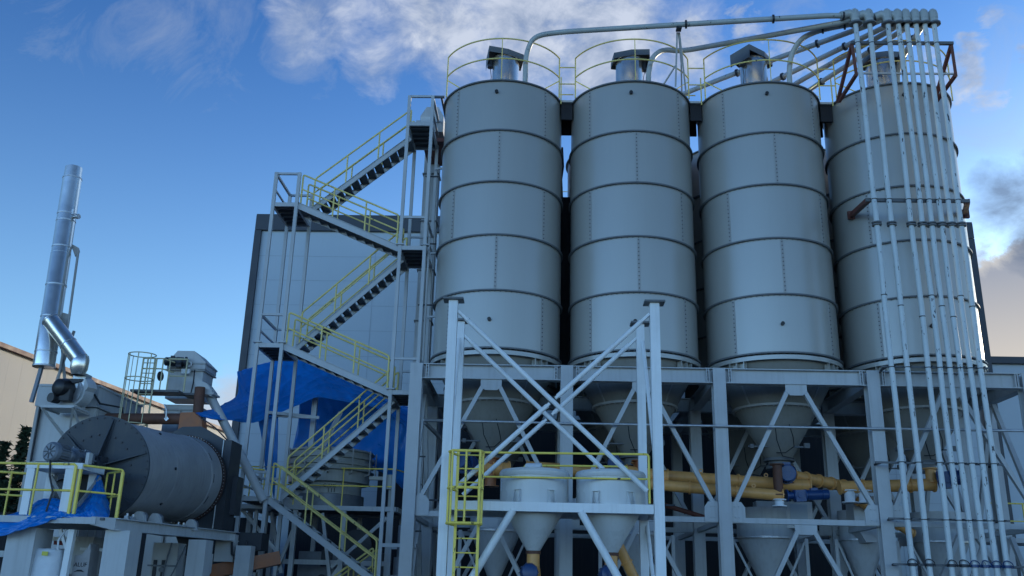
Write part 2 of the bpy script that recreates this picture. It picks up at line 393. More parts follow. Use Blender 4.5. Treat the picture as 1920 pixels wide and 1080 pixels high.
def text_mesh(txt, size, origin, xdir, ydir, m, parent, name='lettering', depth=0.004, tagd=None):
    cu = bpy.data.curves.new('t', 'FONT'); cu.body = txt; cu.size = size; cu.extrude = depth / 2; cu.align_x = 'CENTER'; cu.align_y = 'CENTER'
    to = bpy.data.objects.new('t', cu); C.objects.link(to)
    dg = bpy.context.evaluated_depsgraph_get(); me = bpy.data.meshes.new_from_object(to.evaluated_get(dg))
    b = MB(); x = V(xdir).normalized(); y = V(ydir).normalized(); z = x.cross(y); o = V(origin)
    b.v = [o + x * v.co.x + y * v.co.y + z * v.co.z for v in me.vertices]; b.f = [list(p.vertices) for p in me.polygons]; b.sm = [False] * len(b.f)
    bpy.data.objects.remove(to); bpy.data.curves.remove(cu); bpy.data.meshes.remove(me)
    return b.build(name, m, parent)

# ------------------------------------------------------------------ the setting
g = MB(); g.box((0, 200, -0.25), (1400, 1000, 0.5)); o = g.build('ground', 'ground'); o['kind'] = 'structure'

# big factory hall behind the silos
HX0, HX1, HY, HZ = -11.85, 20.6, 12.0, 17.85
t = thing('factory_hall', (4, 12, 0), 'large pale panelled factory hall with dark roof trim behind the silos', 'building')
w = MB(); w.box(((HX0 + HX1) / 2, HY + 5.5, HZ / 2 - 0.1), (HX1 - HX0 - 0.5, 11, HZ - 0.2)); hw = w.build('wall', 'wall', t)
j = MB()
for k in range(1, 16):
    z = HZ - 0.75 - k * 1.16
    if z > 0.3: j.box(((HX0 + HX1) / 2, HY + 0.0, z), (HX1 - HX0 - 0.52, 0.012, 0.025))
x = HX0 + 5.6
while x < HX1 - 0.5: j.box((x, HY + 0.0, HZ / 2 - .4), (0.03, 0.016, HZ - 1.6)); x += 5.6
j.build('panel_joints', 'joint', t)
b = MB(); b.box(((HX0 + HX1) / 2, HY - 0.05, HZ - 0.35), (HX1 - HX0, 0.25, 0.7)); b.box(((HX0 + HX1) / 2, HY + 5.5, HZ + 0.03), (HX1 - HX0, 11.3, 0.1)); b.build('roof_trim', 'trim', t)
for x in (HX0 + 0.14, HX1 - 0.14):
    b = MB(); b.box((x, HY - 0.04, HZ / 2 - 0.36), (0.30, 0.23, HZ - 0.72)); b.box((x, HY + 5.5, HZ / 2 - .36), (0.26, 10.8, HZ - .74)); b.build('corner_trim', 'trim', t)
b = MB(); b.box((4.6, HY - 0.9, 4.1), (19.5, 1.6, 8.2)); b.build('shade_panel', 'shed', t)  # dark slab added as the deep shade behind the silo frame
b = MB(); b.box((-7.0, HY - 0.5, 2.3), (3.6, 0.8, 4.6)); b.build('shade_panel', 'shed', t)  # smaller dark slab for the shade behind the sieve platform
t = thing('annex_building', (40, 12, 0), 'lower pale annex with a dark roof trim right of the tall hall', 'building')
b = MB(); b.box((HX1 + 25.0, HY + 5.5, 5.75), (49.9, 10.6, 11.5)); b.build('wall', 'wall', t)
b = MB(); b.box((HX1 + 25.0, HY + 0.1, 11.62), (49.9, 0.3, 0.28)); b.build('roof_trim', 'trim', t)
# beige hall on the left, receding
t = thing('beige_hall', (-24, 20, 0), 'plain beige hall with a thin maroon roof edge at the far left', 'building')
A = V((-27.2, -5.5, 0)); B = V((-21.3, 42.0, 0)); dAB = (B - A).normalized(); nrm = V((-dAB.y, dAB.x, 0))
b = MB(); b.prism([A, B, B + V((0, 0, 12.2)), A + V((0, 0, 12.2))], nrm * 14); b.build('wall', 'beige', t)
b = MB(); b.bar(A + V((0, 0, 12.3)) - nrm * 0.1, B + V((0, 0, 12.3)) - nrm * 0.1, 0.3, 0.22, nrm); b.build('roof_trim', 'redtrim', t)
j = MB(); q = 0.6
while q < (B - A).length:
    p = A + dAB * q; j.bar(p + nrm * 0.003 + V((0, 0, 0.1)), p + nrm * 0.003 + V((0, 0, 12.1)), 0.02, 0.010, dAB); q += 1.0
j.build('cladding_ribs', 'beige', t)
# conifers at the far left
def conifer(name, base, h, rad, label, seed):
    rnd = random.Random(seed); t = thing(name, base, label, 'tree', 'dark conifers at the far left')
    b = MB(); b.cyl(base, V(base) + V((0, 0, h * 0.97)), 0.14, 0.015, 8); b.build('trunk', 'trunk', t)
    b = MB(); nw = int(h * 6)
    for i in range(nw):
        f = i / nw; z = h * (0.05 + 0.95 * f); L0 = rad * (1 - f) ** 0.85 + 0.08
        for k in range(12):
            a = rnd.uniform(0, 2 * PI); ln = L0 * rnd.uniform(0.45, 1.2); p = V(base) + V((0, 0, z)); d = V((math.cos(a), math.sin(a), rnd.uniform(-0.45, 0.15)))
            nst = max(2, int(ln / 0.16))
            for s_ in range(nst):
                q = p + d * (ln * (s_ + 0.5) / nst) + V((rnd.uniform(-.05, .05), rnd.uniform(-.05, .05), rnd.uniform(-.07, .04)))
                for m_ in range(3):
                    e = V((rnd.uniform(-1, 1), rnd.uniform(-1, 1), rnd.uniform(-0.6, 0.5))).normalized() * rnd.uniform(0.14, 0.30)
                    e2 = V((rnd.uniform(-1, 1), rnd.uniform(-1, 1), rnd.uniform(-1, 1))).normalized() * 0.07
                    b.add([q - e2, q + e2, q + e], [(0, 1, 2)])
    b.build('crown', 'leaf', t)
conifer('conifer_tree', (-19.9, 10.3, 0), 7.75, 1.0, 'taller dark conifer close to the filter box', 3)
conifer('conifer_tree', (-20.5, 10.0, 0), 7.1, 1.0, 'slim dark conifer just left of the tallest one', 5)
conifer('conifer_tree', (-21.4, 10.6, 0), 6.7, 1.6, 'low broad dark conifer at the left picture edge', 8)
conifer('conifer_tree', (-19.6, 8.6, 0), 5.9, 1.5, 'short bushy conifer in front of the taller two', 9)
conifer('conifer_tree', (-21.0, 8.8, 0), 6.0, 1.9, 'wide shaggy conifer low behind the left railing', 10)
b = MB()
tag(MB().box((-14.6, 6.0, 1.9), (12.5, 3.0, 3.8)).build('storage_shed', 'shed'), 'dark low shed under the conifers behind the left railing', 'shed')

# ------------------------------------------------------------------ silos
Z0, DZ, RF, RS = 8.213, 1.7208, 2.0, 1.945
ZT = Z0 + 5 * DZ
def strip(b, ang, z0, z1, r, w=0.075, bolts=True, bb=None):
    c_, s_ = math.cos(ang), math.sin(ang); rad = V((c_, s_, 0)); tan = V((-s_, c_, 0))
    b.bar(rad * (r + 0.006) + V((0, 0, z0)), rad * (r + 0.006) + V((0, 0, z1)), w, 0.014, tan)
    if bb is not None:
        n = 13
        for i in range(n):
            z = z0 + (z1 - z0) * (i + 0.5) / n
            for q in (-0.018, 0.02) if False else (0.0,):
                p = rad * (r + 0.010) + tan * q + V((0, 0, z)); bb.cyl(p, p + rad * 0.018, 0.017, n=6)
def make_silo(label, seams=True):
    t = thing('storage_silo', (0, 0, 0), label, 'silo', 'grey bolted silos in two rows')
    sh = MB()
    for k in range(5):
        za, zb = Z0 + k * DZ, Z0 + (k + 1) * DZ
        a_off = R(45) if (4 - k) % 2 == 0 else 0
        for q in range(4):   # four curved sheets to a course, each very slightly flatter than a true arc
            a0 = -PI / 2 + a_off + q * PI / 2; n = 16; vs = []
            for z in (za, zb):
                for i in range(n + 1):
                    u = i / n; r = RS - 0.020 * math.sin(PI * u)
                    vs.append((r * math.cos(a0 + u * PI / 2), r * math.sin(a0 + u * PI / 2), z))
            sh.add(vs, [(i, i + 1, n + 2 + i, n + 1 + i) for i in range(n)], True)
    shell = sh.build('shell', 'silo', t)
    if seams:
        for k in range(5):
            za, zb = Z0 + k * DZ + 0.05, Z0 + (k + 1) * DZ - 0.05
            a_off = R(45) if (4 - k) % 2 == 0 else 0
            for q in (0, 3) if a_off else (0,):
                ss = MB(); strip(ss, -PI / 2 + a_off + q * PI / 2, za, zb, RS, bb=ss)
                s1 = ss.build('seam_strip', 'seam', shell); s1.data.materials.append(M['bolt'])
                for p_ in s1.data.polygons:
                    if p_.index >= 6: p_.material_index = 1
    for k in range(6):
        z = Z0 + k * DZ; f = MB()
        f.lathe((0, 0, 0), (0, 0, 1), [(RS - 0.02, z - 0.022), (RF, z - 0.022), (RF, z + 0.022), (RS - 0.02, z + 0.022), (RS - 0.02, z - 0.022)], 96, False)
        if k < 5:
            for i in range(76):
                a = 2 * PI * i / 76; p = V((1.975 * math.cos(a), 1.975 * math.sin(a), z - 0.02)); f.cyl(p - V((0, 0, 0.035)), p, 0.016, n=5)
        f.build('flange', 'flange', t)
    # roof: shallow cone
    b = MB(); b.lathe((0, 0, 0), (0, 0, 1), [(RS, ZT), (0.5, ZT + 0.28), (0.001, ZT + 0.30)], 64, True); b.build('roof', 'silo', t)
    # skirt ring and stub legs down to the beams
    b = MB(); b.lathe((0, 0, 0), (0, 0, 1), [(1.93, 8.02), (1.985, 8.02), (1.985, 8.14), (1.93, 8.14), (1.93, 8.02)], 96, False); b.build('skirt_ring', 'silo', t)
    for a in (45, 135, 225, 315):
        b = MB()
        for da in (-7, 0, 7):
            x_, y_ = math.cos(R(a + da)), math.sin(R(a + da)); tn = V((-y_, x_, 0)); b.bar((1.88 * x_, 1.88 * y_, 7.64), (1.88 * x_, 1.88 * y_, 8.02), 0.025, 0.17, tn)
        b.bar((1.83 * math.cos(R(a - 8)), 1.83 * math.sin(R(a - 8)), 7.83), (1.83 * math.cos(R(a + 8)), 1.83 * math.sin(R(a + 8)), 7.83), 0.02, 0.38, (math.cos(R(a)), math.sin(R(a)), 0))
        b.build('support_leg', 'silo', t)
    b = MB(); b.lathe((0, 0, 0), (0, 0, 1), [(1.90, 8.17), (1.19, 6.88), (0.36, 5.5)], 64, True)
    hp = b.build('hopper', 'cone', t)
    b = MB(); b.lathe((0, 0, 0), (0, 0, 1), [(1.15, 6.86), (1.27, 6.86), (1.27, 6.93), (1.15, 6.93), (1.15, 6.86)], 64, False)
    for i in range(44):
        a = 2 * PI * i / 44; p = V((1.235 * math.cos(a), 1.235 * math.sin(a), 6.86)); b.cyl(p - V((0, 0, 0.03)), p, 0.016, n=5)
    for a in (0, 90, 180, 270): 
        x_, y_ = math.cos(R(a - 50)), math.sin(R(a - 50)); b.bar((1.91 * x_, 1.91 * y_, 8.13), (1.22 * x_, 1.22 * y_, 6.9), 0.05, 0.02, (-y_, x_, 0))
    b.build('hopper_flange', 'seam', hp)
    b = MB()
    b.cyl((0, 0, 5.42), (0, 0, 5.50), 0.44, n=28); b.cyl((0, 0, 5.28), (0, 0, 5.42), 0.32, n=24); b.cyl((0, 0, 5.20), (0, 0, 5.27), 0.38, n=24)
    b.bar((-0.95, -0.35, 5.80), (0.8, -0.4, 5.80), 0.05, 0.04); b.box((0.72, -0.4, 5.84), (0.16, 0.1, 0.14)); b.box((-0.85, -0.36, 5.8), (0.1, 0.12, 0.12))
    b.build('slide_gate', 'flange', t)
    b = MB(); b.tube([(0.1, -1.0, 6.35), (0.2, -0.95, 6.0), (0.25, -0.8, 5.75), (0.05, -0.6, 5.6), (-0.2, -0.55, 5.6)], 0.014, 6); b.tube([(-0.3, -1.0, 6.3), (-0.25, -0.9, 5.9), (-0.05, -0.62, 5.5), (0.3, -0.5, 5.45)], 0.014, 6)
    b.build_each('hopper_cable', 'cable', t)
    for z, a in ((16.42, -90), (9.05, -90)):
        b = MB(); x_, y_ = math.cos(R(a - 4)), math.sin(R(a - 4)); b.cyl((1.925 * x_, 1.925 * y_, z), (2.01 * x_, 2.01 * y_, z), 0.055, n=16); b.build('level_sensor_port', 'hatch', t)
    return t, shell
silo, shell = make_silo('nearest-row grey silo beside the stair tower, leftmost of the front row')
SX = [0, 4.1705, 8.341, 12.5115]
labels = [None, 'second front-row silo from the stairs, behind the right post of the white tank frame', 'third front-row silo from the stairs, with a bare front down to its cone', 'rightmost front-row silo, mostly covered by the eight vertical pipes']
silos = [silo] + [copy_tree(silo, (SX[i], 0, 0), labels[i]) for i in (1, 2, 3)]
rl = ['rear-row silo behind the gap between stairs and first silo', 'rear-row silo seen in the dark slit right of the first silo', 'rear-row silo seen in the dark slit between second and third front silos', 'rear-row silo behind the piped silo at the right']
back, _s = make_silo(rl[0], False); back.location = (SX[0], 4.17, 0)
for i in (1, 2, 3): copy_tree(back, (SX[i], 4.17, 0), rl[i])

# guard rails on top of the front silos, each with its own gaps
def rail_ring(cx, a0, a1, label):
    t = thing('silo_guard_rail', (cx, 0, ZT), label, 'guard rail', 'yellow guard rails on the silo tops')
    r = 2.03; n = 36
    for z in (ZT + 1.46, ZT + 0.74):
        b = MB(); pts = [(cx + r * math.cos(R(a0 + (a1 - a0) * i / n)), r * math.sin(R(a0 + (a1 - a0) * i / n)), z) for i in range(n + 1)]
        b.tube(pts, 0.024, 8); b.build('rail', 'yellow2', t)
    for f in (0, 0.5, 1.0):
        a = R(a0 + (a1 - a0) * f); b = MB(); b.tube([(cx + r * math.cos(a), r * math.sin(a), ZT), (cx + r * math.cos(a), r * math.sin(a), ZT + 1.46)], 0.022 if f in (0, 1) else 0.014, 8); b.build('post', 'yellow2', t)
    b = MB()
    a = R(a1); b.tube([(cx + r * math.cos(a), r * math.sin(a), ZT + 0.62), (cx + 1.75 * math.cos(a - 0.3), 1.75 * math.sin(a - 0.3), ZT + 0.1)], 0.018, 6)
    a = R(a0); b.tube([(cx + r * math.cos(a), r * math.sin(a), ZT + 0.62), (cx + 1.75 * math.cos(a + 0.3), 1.75 * math.sin(a + 0.3), ZT + 0.1)], 0.018, 6)
    b.build_each('rail_brace', 'yellow', t)
    # rear half of the rail
    return t
rail_ring(SX[0], 206, 334, 'curved guard rail on top of the leftmost silo')
rail_ring(SX[1], 206, 334, 'curved guard rail on top of the second silo, crossed by the pipe mast')
rail_ring(SX[2], 206, 334, 'curved guard rail on top of the third silo, crossed by slanting pipes')
rail_ring(SX[3], 206, 334, 'curved guard rail on the rightmost silo, behind the vertical pipes')
def vent(cx, cy, hood, label, mark=None):
    t = thing('roof_vent_filter', (cx, cy, ZT), label, 'vent filter', 'steel vent filters on the silo tops')
    b = MB(); b.lathe((cx, cy, ZT + 0.15), (0, 0, 1), [(0.44, 0), (0.44, 1.42), (0.455, 1.44), (0.455, 1.50), (0.001, 1.52)], 40); b.build('filter_body', 'steel', t)
    b = MB(); z = ZT + 1.67
    d = V((math.cos(R(hood)), math.sin(R(hood)), 0)); e = V((-d.y, d.x, 0)); p = V((cx, cy, z))
    # tilted weather hood: sheet with a folded skirt, raised on the open side
    lo = p - d * 0.55; hi = p + d * 0.62 + V((0, 0, 0.16))
    pts = [lo - e * 0.34, lo + e * 0.34, p + e * 0.5 + V((0, 0, .06)), hi + e * 0.42, hi - e * 0.42, p - e * 0.5 + V((0, 0, .06))]
    b.add(pts + [q + V((0, 0, 0.05)) for q in pts], [(0, 1, 2, 5), (5, 2, 3, 4), (6, 7, 8, 11), (11, 8, 9, 10)] + [(i, (i + 1) % 6, (i + 1) % 6 + 6, i + 6) for i in range(6)])
    for a_, b_ in ((0, 1), (1, 2), (5, 0), (2, 3), (4, 5)):
        q1, q2 = V(pts[a_]), V(pts[b_]); dz = V((0, 0, -0.16)); b.add([q1, q2, q2 + dz, q1 + dz], [(0, 1, 2, 3)])
    q1, q2 = V(pts[3]), V(pts[4]); b.add([q1, q2, q2 + V((0, 0, -0.42)), q1 + V((0, 0, -0.42))], [(0, 1, 2, 3)])
    b.build('weather_hood', 'deck', t)
    b = MB(); m_ = p + d * 0.52 + V((0, 0, -0.22)); b.cyl(m_ - V((0, 0, 0.14)), m_ + V((0, 0, 0.14)), 0.10, n=14); b.tube([m_ - V((0, 0, .14)), m_ - V((0, 0, 0.5)) - d * 0.05, V((cx, cy, ZT + 0.2)) + d * 0.6], 0.012, 6); b.build('shaker_motor', 'dark', t)
    if mark: text_mesh(mark, 0.34, (cx - 0.27, cy - 0.375, ZT + 0.93), (0.8, -0.6, 0), (0, 0, 1), 'inkb', t, 'marking')
    return t
vent(0.05, -0.45, 190, 'steel vent with its hood open to the left, on the leftmost silo')
vent(4.13, -0.45, 5, 'steel vent with its hood open to the right, on the second silo')
vent(8.22, -0.45, 215, 'steel vent with a peaked dark hood, on the third silo')
vent(12.32, -0.45, 12, 'steel vent marked 7A behind the vertical pipes', '7A')
# catwalks bridging the silo tops
for i, lb in enumerate(('dark catwalk bridging the tops of the first and second silos', 'dark catwalk bridging the tops of the second and third silos', 'dark catwalk bridging the third silo and the piped silo')):
    cx = SX[i] + 2.085; t = thing('catwalk_bridge', (cx, 0, 16.5), lb, 'catwalk', 'catwalks between silo tops')
    b = MB(); b.box((cx, 0, 16.84), (0.42, 1.3, 0.07)); b.build('walkway', 'frame', t)
    b = MB(); b.box((cx, -0.52, 16.50), (0.36, 0.08, 0.56)); b.box((cx, 0.52, 16.50), (0.36, 0.08, 0.56)); b.build_each('beam', 'ink', t)
    for s_ in (-0.87, 0.87):
        b = MB(); b.tube([(cx - 0.26, s_, 17.95), (cx + 0.26, s_, 17.95)], 0.020, 6); b.tube([(cx - 0.26, s_, 17.34), (cx + 0.26, s_, 17.34)], 0.020, 6)
        b.tube([(cx + (0.14 if i else -0.2), s_ + 0.02, 16.62), (cx + (0.14 if i else -0.2), s_ + .02, 17.6)], 0.022, 6); b.build('handrail', 'yellow2', t)
b = MB(); b.tube([(1.98, 1.4, 16.2), (2.02, 1.45, 15.5), (1.96, 1.4, 15.0), (2.0, 1.5, 14.2)], 0.035, 8); tag(b.build('hanging_cable', 'cable'), 'black cable bundle hanging in the gap right of the first silo', 'cable')
for i, lb in enumerate(('dark panel added to darken the slit between the first and second silos', 'dark panel added to darken the slit between the second and third silos', 'dark panel added to darken the slit beside the piped silo')):
    t = thing('slit_panel', (SX[i] + 2.085, 2.1, 0), lb, 'shaft', 'dark panels added between the silo rows')
    b = MB(); b.box((SX[i] + 2.085, 2.3, 11.2), (0.42, 0.2, 7.0)); b.build('duct', 'shed', t)  # dark panel added so the slit between silos stays dark
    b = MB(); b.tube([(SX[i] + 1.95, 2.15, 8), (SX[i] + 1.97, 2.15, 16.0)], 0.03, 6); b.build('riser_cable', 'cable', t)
t = thing('caged_ladder', (2.1, 6.6, 0), 'yellow ladder glimpsed in the gap between the first two silos', 'ladder')
b = MB(); b.tube([(1.95, 6.9, 9), (1.95, 6.9, 17.2)], 0.035, 6); b.tube([(2.35, 6.9, 9), (2.35, 6.9, 17.2)], 0.035, 6); b.build_each('side_rails', 'yellow', t)
b = MB()
for i in range(27): b.tube([(1.95, 6.9, 9.2 + i * .3), (2.35, 6.9, 9.2 + i * .3)], 0.014, 6)
b.build_each('rung', 'yellow', t)

# ------------------------------------------------------------------ main support frame
CX = [-2.085 + 4.1705 * i for i in range(5)]
FY = -2.25; YR = (FY, 1.95, 6.15)
t = thing('support_frame', (6.3, 2, 0), 'grey steel frame of columns, beams and V braces carrying the silos', 'steel frame')
def column(x, y, ztop=7.62):
    b = MB(); b.ibeam((x, y, 0), (x, y, ztop), 0.34, 0.34, (1, 0, 0), 0.024); b.box((x, y, 0.02), (0.5, 0.5, 0.04)); b.build('column', 'frame', t)
for y in YR:
    for x in CX: column(x, y)
for iy, y in enumerate(YR):
    for i in range(4):
        xa, xb = CX[i] + 0.172, CX[i + 1] - 0.172
        b = MB(); b.ibeam((xa, y, 7.41), (xb, y, 7.41), 0.28, 0.42, (0, 1, 0), 0.024)
        b.build('beam', 'frame', t)
        if iy == 0:
            for xe, sg in ((xa, 1), (xb, -1)):
                b = MB()
                for off in (0.10, 0.16): b.box((xe + sg * off, y - 0.06, 7.41), (0.025, 0.15, 0.40))
                for kz in range(4): b.cyl((xe + sg * 0.13, y - 0.03, 7.26 + kz * 0.1), (xe + sg * 0.13, y - 0.09, 7.26 + kz * 0.1), 0.024, n=8)
                b.build('bolted_splice', 'frame', t)
        b = MB(); b.bar((xa, y, 3.55), (xb, y, 3.55), 0.14, 0.14, (0, 1, 0)); b.build('tie_beam', 'frame', t)
        cxm = (xa + xb) / 2
        if iy in (0, 1) or i == 3:
            b = MB(); b.prism([(cxm - 0.29, y - 0.10, 7.20), (cxm - 0.29, y - 0.10, 7.02), (cxm - 0.17, y - 0.10, 6.90), (cxm + 0.17, y - 0.10, 6.90), (cxm + 0.29, y - 0.10, 7.02), (cxm + 0.29, y - 0.10, 7.20)], (0, 0.02, 0)); b.build('gusset_plate', 'frame', t)
            b = MB(); b.prism([(cxm - 0.29, y - 0.09, 3.47), (cxm - 0.29, y - 0.09, 3.34), (cxm - 0.17, y - 0.09, 3.22), (cxm + 0.17, y - 0.09, 3.22), (cxm + 0.29, y - 0.09, 3.34), (cxm + 0.29, y - 0.09, 3.47)], (0, 0.02, 0)); b.build('gusset_plate', 'frame', t)
            for sg in (-1, 1):
                xe = cxm + sg * (cxm - xa - 0.10)
                b = MB(); b.bar((cxm + sg * 0.22, y - 0.02, 7.05), (xe, y - 0.02, 3.95), 0.13, 0.11, (0, 1, 0)); b.build('brace', 'frame', t)
                b = MB(); b.bar((cxm + sg * 0.22, y - 0.02, 3.30), (cxm + sg * (cxm - xa - 0.1), y - 0.02, 0.3), 0.13, 0.11, (0, 1, 0)); b.build('brace', 'frame', t)
                xg = cxm + sg * (cxm - xa)
                b = MB(); b.prism([(xg, y - 0.10, 3.50), (xg - sg * 0.36, y - 0.10, 3.50), (xg - sg * 0.36, y - 0.10, 3.88), (xg - sg * 0.26, y - 0.10, 4.02), (xg, y - 0.10, 4.02)], (0, 0.02, 0))
                for kx in (0.10, 0.2):
                    for kz in (3.62, 3.9): b.cyl((xg - sg * kx, y - 0.10, kz), (xg - sg * kx, y - 0.125, kz), 0.016, n=6)
                b.build('gusset_plate', 'frame', t)
for x in CX:   # cross beams and side bracing
    for k in range(2):
        ya, yb = YR[k] + 0.172, YR[k + 1] - 0.172
        b = MB(); b.ibeam((x, ya, 7.41), (x, yb, 7.41), 0.28, 0.40, (1, 0, 0), 0.024); b.build('beam', 'frame', t)
        b = MB(); b.bar((x, ya, 3.55), (x, yb, 3.55), 0.13, 0.13); b.build('tie_beam', 'frame', t)
        if x in (CX[0], CX[4]):
            ym = (ya + yb) / 2
            for sg in (-1, 1):
                b = MB(); b.bar((x, ym + sg * 0.1, 7.15), (x, ym + sg * (yb - ya) * 0.47, 3.75), 0.12, 0.12, (1, 0, 0)); b.build('brace', 'frame', t)
                b = MB(); b.bar((x, ym + sg * 0.1, 3.4), (x, ym + sg * (yb - ya) * 0.47, 0.2), 0.12, 0.12, (1, 0, 0)); b.build('brace', 'frame', t)
# cable rod with bracket
t = thing('cable_conduit', (4, -2.45, 6.0), 'thin pale conduit running level across all the silo cones', 'conduit')
b = MB(); b.tube([(-1.8, -2.5, 6.0), (4, -2.5, 5.99), (14.6, -2.5, 6.02)], 0.035, 8); b.build('conduit', 'galv', t)
b = MB(); b.bar((-1.75, -2.48, 5.93), (-1.05, -1.3, 5.35), 0.08); b.bar((-1.78, -2.5, 6.0), (-1.2, -2.5, 6.0), 0.10, 0.07, (0, 1, 0)); b.build('bracket', 'deck', t)

# ------------------------------------------------------------------ conveying pipes: risers, heads and transfer runs
PX = [10.735, 11.155, 11.70, 12.01, 12.26, 12.535, 12.80, 13.075]; PY = -3.0; PR = 0.072
lbs = ['leftmost riser, its straight run going to the leftmost silo', 'second riser from the left, its run bending down into the second silo', 'third riser, just right of the wide gap', 'fourth riser from the left', 'fourth riser from the right', 'third riser from the right', 'second riser from the right', 'rightmost riser at the edge of the silo']
runs = [
    [(9.9, -3.0, 18.50), (5.4, -2.45, 18.52), (1.75, -2.05, 18.5), (0.98, -1.9, 18.45), (0.74, -1.72, 17.9), (0.74, -1.70, 16.85)],
    [(10.3, -2.8, 18.38), (5.75, -1.15, 18.40), (5.15, -1.35, 18.35), (4.75, -1.6, 17.9), (4.62, -1.7, 17.3), (4.60, -1.7, 16.85)],
    [(10.9, -2.75, 18.42), (9.85, -2.4, 18.40), (9.35, -2.1, 18.3), (9.08, -1.8, 17.9), (9.0, -1.72, 17.3), (9.0, -1.7, 16.85)],
    [(11.3, -2.7, 18.40), (7.55, 0.35, 18.4), (4.9, 2.65, 18.35), (4.5, 3.0, 18.1), (4.4, 3.1, 17.5), (4.4, 3.1, 16.9)],
    [(11.8, -2.6, 18.40), (9.21, 0.58, 18.4), (7.5, 2.8, 18.35), (7.2, 3.1, 18.1), (7.15, 3.2, 17.5), (7.15, 3.2, 16.9)],
    [(12.0, -2.4, 18.40), (9.97, 0.74, 18.4), (8.9, 2.6, 18.35), (8.6, 3.0, 18.1), (8.5, 3.2, 17.5), (8.5, 3.2, 16.9)],
    [(12.4, -2.45, 18.40), (10.65, 0.91, 18.4), (11.4 - 1.6, 2.7, 18.35), (9.6, 3.1, 18.1), (9.55, 3.3, 17.5), (9.55, 3.3, 16.9)],
    [(12.9, -2.55, 18.42), (12.85, -0.9, 18.3), (12.9, -0.4, 18.1), (12.95, -0.15, 17.5), (12.95, -0.1, 16.9)]]
for i in range(8):
    x = PX[i]; t = thing('conveying_pipe', (x, PY, 0), lbs[i], 'pipe', 'vertical conveying pipes in front of the right silo')
    b = MB(); zs = [0.3 + 18.0 * k / 14 for k in range(15)]
    b.tube([(x + (0.012 * math.sin(k * 1.7 + i) if 0 < k < 14 else 0), PY, z) for k, z in enumerate(zs)], PR, 14); b.build('riser', 'pipe', t)
    d = V(runs[i][0]) - V((x, PY, 18.4)); d.z = 0; d.normalize()
    b = MB(); c0 = V((x, PY, 18.22))
    b.tube([c0, c0 + V((0, 0, 0.16)), c0 + V((0, 0, 0.30)) + d * 0.04, c0 + V((0, 0, 0.36)) + d * 0.16, c0 + V((0, 0, .28)) + d * 0.42], 0.13, 14)
    b.lathe(c0 + V((0, 0, 0.30)), (0, 0, 1), [(0.135, -0.12), (0.145, 0.02), (0.12, 0.14), (0.06, 0.21), (0.001, 0.22)], 16)
    hd = b.build('elbow_head', 'pipetop', t)
    b = MB(); b.cyl(c0 + V((0, 0, -0.02)), c0 + V((0, 0, 0.03)), 0.19, n=20); b.build('flange', 'flange', hd)
    rn = runs[i]; p0 = c0 + V((0, 0, 0.28)) + d * 0.36
    pts = [p0, V(rn[0])]
    pts += rounded([V(q) for q in rn], 0.5, 8)[1:]
    b = MB(); b.tube(pts, 0.085, 14); tr = b.build('transfer_run', 'pipetop', t)
    b = MB()
    for f, seg in ((0.05, 0), (0.35, 1), (0.93, 1)):
        if seg == 0: q = p0; dd = V(rn[0]) - p0
        else: q = V(rn[0]).lerp(V(rn[1]), f); dd = V(rn[1]) - V(rn[0])
        if i in (1, 5) and seg: continue
        dd.normalize(); b.cyl(q - dd * 0.03, q + dd * 0.03, 0.135, n=16)
    if b.v: b.build_each('flange_joint', 'dark', tr)
    b = MB()
    for z in (11.7,):
        b.cyl((x, PY, z - 0.05), (x, PY, z - 0.015), 0.135, n=16); b.cyl((x, PY, z + 0.015), (x, PY, z + 0.05), 0.135, n=16)
    b.build('flange_joint', 'flange', t)
    b = MB()
    for z in (17.55, 12.45, 9.6 - 0.3 * (i % 3), 7.58, 5.06, 3.62): b.cyl((x, PY, z - 0.012), (x, PY, z + 0.012), 0.082, n=14)
    b.build_each('pipe_clamp', 'dark', t)
    b = MB(); b.tube(rounded([(x - 0.12, PY - 0.05, 2.50), (x - 0.15 + 0.02 * (i % 3), PY - 0.1, 2.60 + 0.03 * (i % 2)), (x - 0.04, PY - 0.12, 2.66), (x + 0.09, PY - 0.1, 2.60), (x + 0.12, PY - 0.08, 2.48)], 0.08), 0.013, 6); b.cyl((x, PY, 2.48), (x, PY, 2.55), 0.11, n=14); b.build('hose_coupling', 'blue' if i > 3 else 'dark', t)
t = thing('pipe_bracket', (12.1, -2.6, 17), 'rust red bracket holding the pipe bundle above the right silo', 'pipe bracket')
for sx, xx in ((-1, 10.62), (1, 13.58)):
    b = MB(); b.bar((xx, -2.85, 17.62), (xx - 0.20 * 0 - 0.15, -1.55, 16.35), 0.09); b.bar((xx, -2.85, 17.62), (xx + 0.15, -2.55, 16.7), 0.09); b.bar((xx + 0.15, -2.55, 16.75), (xx - 0.12, -1.6, 16.35), 0.09); b.build_each('side_truss', 'redox', t)
b = MB(); b.bar((10.58, -2.88, 17.63), (13.62, -2.88, 17.63), 0.09, 0.09); b.build('cross_bar', 'deck', t)
b = MB(); b.bar((10.75, -2.56, 16.78), (13.7, -2.56, 16.78), 0.05, 0.05); b.build('lower_bar', 'frame', t)
t = thing('pipe_bracket', (12, -2.5, 12.4), 'rust red bracket halfway up the right silo behind the pipes', 'pipe bracket')
for xx, yy, zz_, xe in ((10.76, -0.92, 12.80, 10.62), (14.05, -1.25, 12.75, 13.40)):
    b = MB(); b.bar((xx, yy, zz_), (xe, -2.87, 12.48), 0.13); b.box((xx, yy - 0.05, zz_), (0.2, 0.1, 0.26)); b.build_each('arm', 'redox', t)
b = MB(); b.bar((10.55, -2.87, 12.48), (13.46, -2.87, 12.48), 0.08, 0.10); b.build('cross_bar', 'deck', t)
